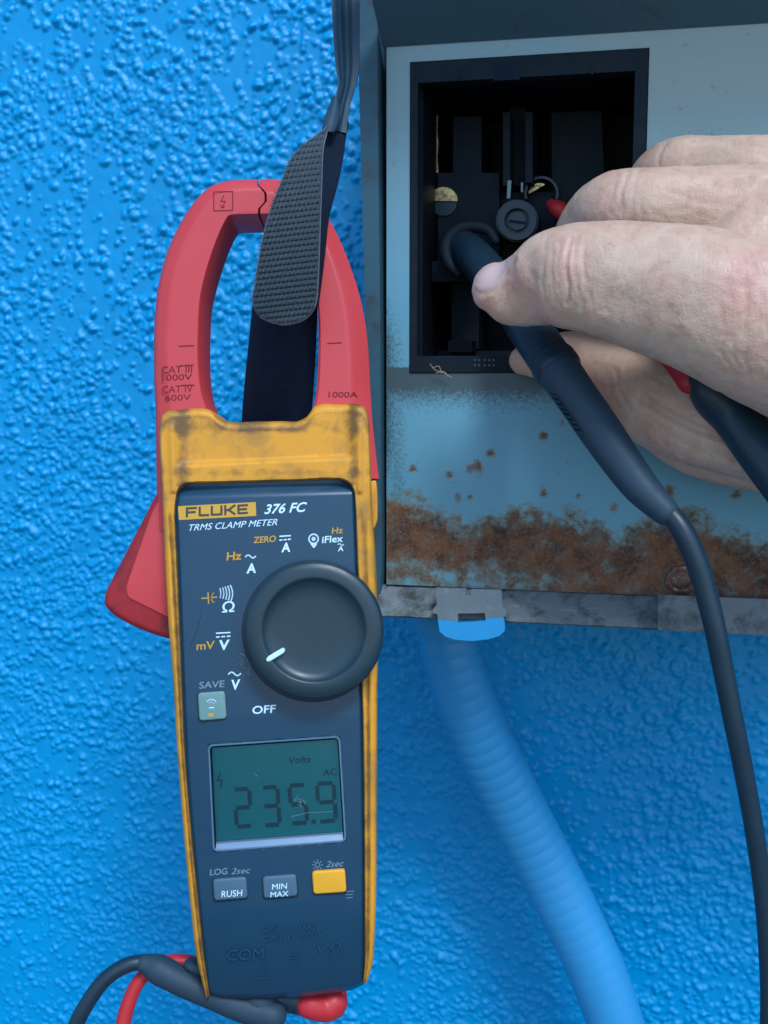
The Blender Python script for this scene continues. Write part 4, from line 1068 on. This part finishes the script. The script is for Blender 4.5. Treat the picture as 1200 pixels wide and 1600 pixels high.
def pl_dist(P):
    best = np.full(n, 1e9)
    for p, q in zip(P[:-1], P[1:]):
        p = np.array(p, float); q = np.array(q, float); dx, dy = q - p; L2 = dx*dx + dy*dy
        t = np.clip(((px_ - p[0]) * dx + (py_ - p[1]) * dy) / L2, 0, 1)
        best = np.minimum(best, np.hypot(px_ - p[0] - t * dx, py_ - p[1] - t * dy))
    return best
disp_ = np.zeros(n)
tb = np.interp(px_, [740, 800, 850, 900, 950, 1000, 1050, 1100, 1145, 1200], [505, 507, 514, 518, 532, 550, 567, 587, 606, 662])
tt = np.interp(px_, [740, 850, 880, 950, 1050, 1100, 1150, 1200], [380, 350, 345, 340, 344, 351, 368, 385])
near = (py_ < tb) & (py_ > tt)                  # the thumb's own skin
mid = (pd >= .325)
thumb_creases = [([(893, 372), (888, 395), (886, 420), (890, 448), (886, 475)], .6, 2.6), ([(903, 368), (899, 395), (899, 425), (903, 455)], .30, 2.6), ([(876, 380), (874, 405), (874, 432)], .30, 2.8), ([(865, 395), (862, 420), (864, 445), (869, 470)], .2, 2.8),
  ([(848, 415), (846, 440), (852, 470), (862, 490)], .25, 4), ([(912, 380), (911, 410), (915, 440)], .18, 2.6), ([(1040, 560), (1080, 548), (1130, 556), (1170, 590)], .0, 4),
  ([(1150, 385), (1165, 420), (1168, 470), (1160, 520)], .30, 4), ([(1180, 390), (1190, 430), (1188, 480)], .25, 4)]
for P, dep, w in thumb_creases:
    disp_ -= dep * .001 * np.exp(-(pl_dist(P) / w) ** 2) * near * (facing > .2)
oth = [([(982, 268), (972, 295), (966, 330)], .40, 3.2), ([(998, 266), (990, 300), (984, 335)], .25, 3), ([(966, 270), (955, 300), (950, 330)], .22, 3.5), ([(1085, 262), (1120, 280), (1170, 285)], .2, 4), ([(1050, 300), (1100, 318), (1150, 322)], .18, 4),
  ([(1040, 222), (1030, 240), (1028, 258)], .3, 3), ([(962, 580), (968, 612), (985, 640)], .45, 3.0), ([(975, 575), (982, 605), (996, 630)], .3, 3), ([(948, 585), (954, 612), (968, 636)], .25, 3),
  ([(1005, 622), (1045, 648), (1085, 668), (1130, 686), (1190, 702)], 1.9, 7), ([(1010, 650), (1060, 690), (1120, 712), (1190, 728)], .3, 4), ([(1000, 575), (1040, 600), (1090, 622)], .25, 4)]
for P, dep, w in oth:
    disp_ -= dep * .001 * np.exp(-(pl_dist(P) / w) ** 2) * (~near) * (facing > .1)
def field(n_, x0, x1, y0, y1, ang, spread, l0, l1, dep, w, msk):
    for _ in range(n_):
        x_, y_ = random.uniform(x0, x1), random.uniform(y0, y1); q = math.radians(ang + random.uniform(-spread, spread)); l_ = random.uniform(l0, l1)
        P = [(x_, y_), (x_ + l_ * .5 * math.cos(q) + random.uniform(-2, 2), y_ + l_ * .5 * math.sin(q)), (x_ + l_ * math.cos(q), y_ + l_ * math.sin(q))]
        b_ = (px_ > x_ - l_ - 8) & (px_ < x_ + l_ + 8) & (py_ > y_ - l_ - 8) & (py_ < y_ + l_ + 8) & msk
        ii = np.nonzero(b_)[0]
        if not len(ii): continue
        best = np.full(len(ii), 1e9); X_, Y_ = px_[ii], py_[ii]
        for p, q2 in zip(P[:-1], P[1:]):
            dx, dy = q2[0] - p[0], q2[1] - p[1]; t = np.clip(((X_ - p[0]) * dx + (Y_ - p[1]) * dy) / (dx*dx + dy*dy), 0, 1)
            best = np.minimum(best, np.hypot(X_ - p[0] - t * dx, Y_ - p[1] - t * dy))
        disp_[ii] -= dep * .001 * np.exp(-(best / w) ** 2)
field(26, 855, 925, 365, 480, 88, 16, 14, 50, .16, 1.8, near)
field(30, 780, 850, 410, 495, 80, 25, 8, 24, .07, 1.6, near)
field(60, 930, 1200, 370, 590, 20, 40, 14, 46, .09, 1.9, near)
field(30, 1120, 1200, 380, 560, 75, 20, 20, 60, .16, 2.2, near)
field(24, 940, 1005, 275, 340, 98, 14, 14, 46, .15, 1.8, ~near)
field(40, 1010, 1200, 225, 345, 8, 22, 16, 50, .12, 2.0, ~near)
field(30, 930, 1010, 560, 660, 70, 20, 14, 46, .14, 1.8, ~near)
field(50, 1010, 1200, 600, 750, 35, 18, 18, 60, .15, 2.0, ~near)
# soft tendon and knuckle forms on the thumb
disp_ += .0010 * np.exp(-(((px_ - 880) / 26) ** 2 + ((py_ - 420) / 50) ** 2)) * near
disp_ -= .0012 * np.exp(-(((px_ - 826) / 16) ** 2 + ((py_ - 440) / 55) ** 2)) * near
disp_ -= .0010 * np.exp(-(((px_ - 960) / 40) ** 2 + ((py_ - 470) / 30) ** 2)) * near
disp_ += .0012 * np.exp(-(((px_ - 1120) / 60) ** 2 + ((py_ - 420) / 40) ** 2)) * near
import mathutils
vis = np.nonzero((px_ > 680) & (px_ < 1260) & (facing > -.2))[0]
for i_ in vis:
    c_ = Vector(co[i_])
    disp_[i_] += .00022 * mathutils.noise.noise(c_ * 130) + .00013 * mathutils.noise.noise(c_ * 380)
# fold of skin round the nail
cut = pl_dist([(748, 459), (757, 461), (768, 458), (780, 448), (790, 434), (799, 419), (806, 404)])
disp_ += near * (.00022 * np.exp(-((cut - 4.5) / 3.0) ** 2) * (px_ > 762) - .00022 * np.exp(-(cut / 1.8) ** 2))
for _ in range(26):                              # uneven flesh
    x_, y_ = random.uniform(760, 1200), random.uniform(250, 740); r_ = random.uniform(12, 34)
    disp_ += random.uniform(-.00028, .00028) * np.exp(-(((px_ - x_) ** 2 + (py_ - y_) ** 2) / r_ ** 2))
co += no * disp_[:, None]
pink = np.zeros(n); spot = np.zeros(n)
for x_, y_, rx, ry, a_ in [(1168, 450, 55, 70, .55), (1190, 560, 40, 60, .3), (885, 410, 26, 46, .34), (800, 430, 22, 28, .30), (950, 300, 26, 50, .30), (1020, 270, 20, 40, .2), (760, 480, 40, 16, .15), (830, 480, 50, 26, .10), (960, 600, 40, 40, .22), (1080, 640, 60, 40, .18), (1140, 300, 60, 30, .14), (890, 545, 50, 30, .25), (990, 350, 20, 20, .15)]:
    pink = np.maximum(pink, .95 * a_ * np.exp(-(((px_ - x_) / rx) ** 2 + ((py_ - y_) / ry) ** 2)))
for x_, y_, r_, a_ in [(1048, 478, 9, .5), (1060, 487, 7, .45), (1068, 440, 7, .35), (953, 455, 6, .3), (925, 433, 5, .25), (1170, 545, 7, .45), (1062, 512, 6, .35), (1155, 285, 14, .35), (1175, 278, 9, .4), (1080, 295, 7, .3), (1120, 290, 9, .25), (1145, 720, 6, .5), (1000, 470, 6, .25), (1178, 415, 5, .4), (960, 430, 7, .25), (920, 398, 6, .25), (1110, 428, 5, .25), (1095, 478, 7, .25), (1150, 225, 8, .25), (1120, 243, 6, .25), (1017, 420, 5, .2), (975, 485, 10, .2), (1125, 520, 5, .3)]:
    spot = np.maximum(spot, a_ * np.exp(-(((px_ - x_) ** 2 + (py_ - y_) ** 2) / r_ ** 2)))
pink *= (np.abs(pd - .35) < .07); spot *= (facing > .1)
horig = np.array(V(1210, 560, .33))
hm.vertices.foreach_set('co', (co - horig).ravel()); hm.update()
hand = link_mesh('person', hm, M['skin'], None, 180)
hand.location = horig; MW[hand.name] = Matrix.Translation(Vector(horig))
tag(hand, "bare hand reaching in from the right, pinching a black probe between thumb and fingers", 'person')
for nm, arr in (('pink', pink), ('spot', spot)):
    at = hm.attributes.new(nm, 'FLOAT', 'POINT'); at.data.foreach_set('value', arr.astype(np.float32))
# thumbnail laid on the skin
bvh = BVHTree.FromPolygons([Vector(c_) for c_ in co], [tuple(p.vertices) for p in hm.polygons])
nl = [(747, 433, 742, 449), (752, 424, 746, 456), (760, 416, 755, 458), (771, 410, 766, 455), (783, 406.5, 777, 446), (794, 404.5, 787, 432), (802, 404, 796, 417)]
A = catmull(np.column_stack([np.arange(len(nl)) * 10., np.zeros(len(nl)), np.array(nl, float)]), 26)[:, 2:]
GG = np.zeros((26, 14, 3))
for i in range(26):
    for j in range(14):
        t = j / 13; x_ = A[i, 0] * (1-t) + A[i, 2] * t; y_ = A[i, 1] * (1-t) + A[i, 3] * t
        wp = Vector(V(x_, y_, 1.0)); dr = (wp - CAMLOC).normalized()
        hit = bvh.ray_cast(CAMLOC, dr)
        if hit[0] is None:
            q = Vector(V(x_, y_, .344)); hit = bvh.find_nearest(q)
        edge_ = min(j, 13 - j, (25 - i) * .8) / 3.0
        lift = .00035 * min(1, edge_) ** .5 if i < 24 else -.0001
        GG[i, j] = np.array(hit[0] + hit[1] * (lift - .00005))
vv_ = GG.reshape(-1, 3)
nn = obj('thumbnail', vv_, grid_faces(26, 14).tolist(), M['nail'], hand, sharp=180)
bm = bmesh.new(); bm.from_mesh(nn.data); bmesh.ops.smooth_vert(bm, verts=bm.verts, factor=.5, use_axis_x=True, use_axis_y=True, use_axis_z=True); bm.to_mesh(nn.data); bm.free()
v, f = tube([(1900, 715, .322, 190, 160), (2050, 770, .322, 205, 178), (2300, 855, .322, 225, 195), (2700, 990, .322, 250, 215)], 60, 48, cap=False); obj('sleeve', c2w(v), f, M['cuff'], hand, sharp=180)

# ================================================================== small debris
stw = thing('dry_straw', Matrix.Translation(Vector(on_y(690, 583, YC - .001))), 'pale wisp of dry straw caught on the lower edge of the black opening', 'straw')
def wy(P, Y, r): 
    out = []
    for x_, y_ in P:
        w_ = on_y(x_, y_, Y); c_ = proj(w_); out.append((x_, y_, float(c_[2]), r))
    return out
for P in ([(672, 569), (680, 578), (692, 582), (706, 590)], [(676, 575), (685, 572), (690, 584)], [(681, 583), (694, 581), (700, 588)]):
    v, f = tube(wy(P, YC - .0025, .5), 16, 5); obj('stalk', c2w(v), f, M['straw'], stw)
web = []
for _ in range(14):
    x_ = random.uniform(610, 1190); y_ = 928 + (x_ - 608) * .04 + random.uniform(-2, 22)
    if 672 < x_ < 796: continue
    q = random.uniform(-.5, .5); l_ = random.uniform(6, 30)
    web.append(tube(wy([(x_, y_), (x_ + l_ * .5 * math.cos(q), y_ + l_ * .5 * math.sin(q) - random.uniform(0, 4)), (x_ + l_ * math.cos(q), y_ + l_ * math.sin(q))], -.1106, .16), 8, 4))
v, f = merge(web)
o = obj('cobweb', c2w(v), f, M['lint'], origin=on_y(900, 950, -.111)); tag(o, 'fine cobweb threads and lint along the dusty bottom ledge', 'cobweb', kind='stuff')
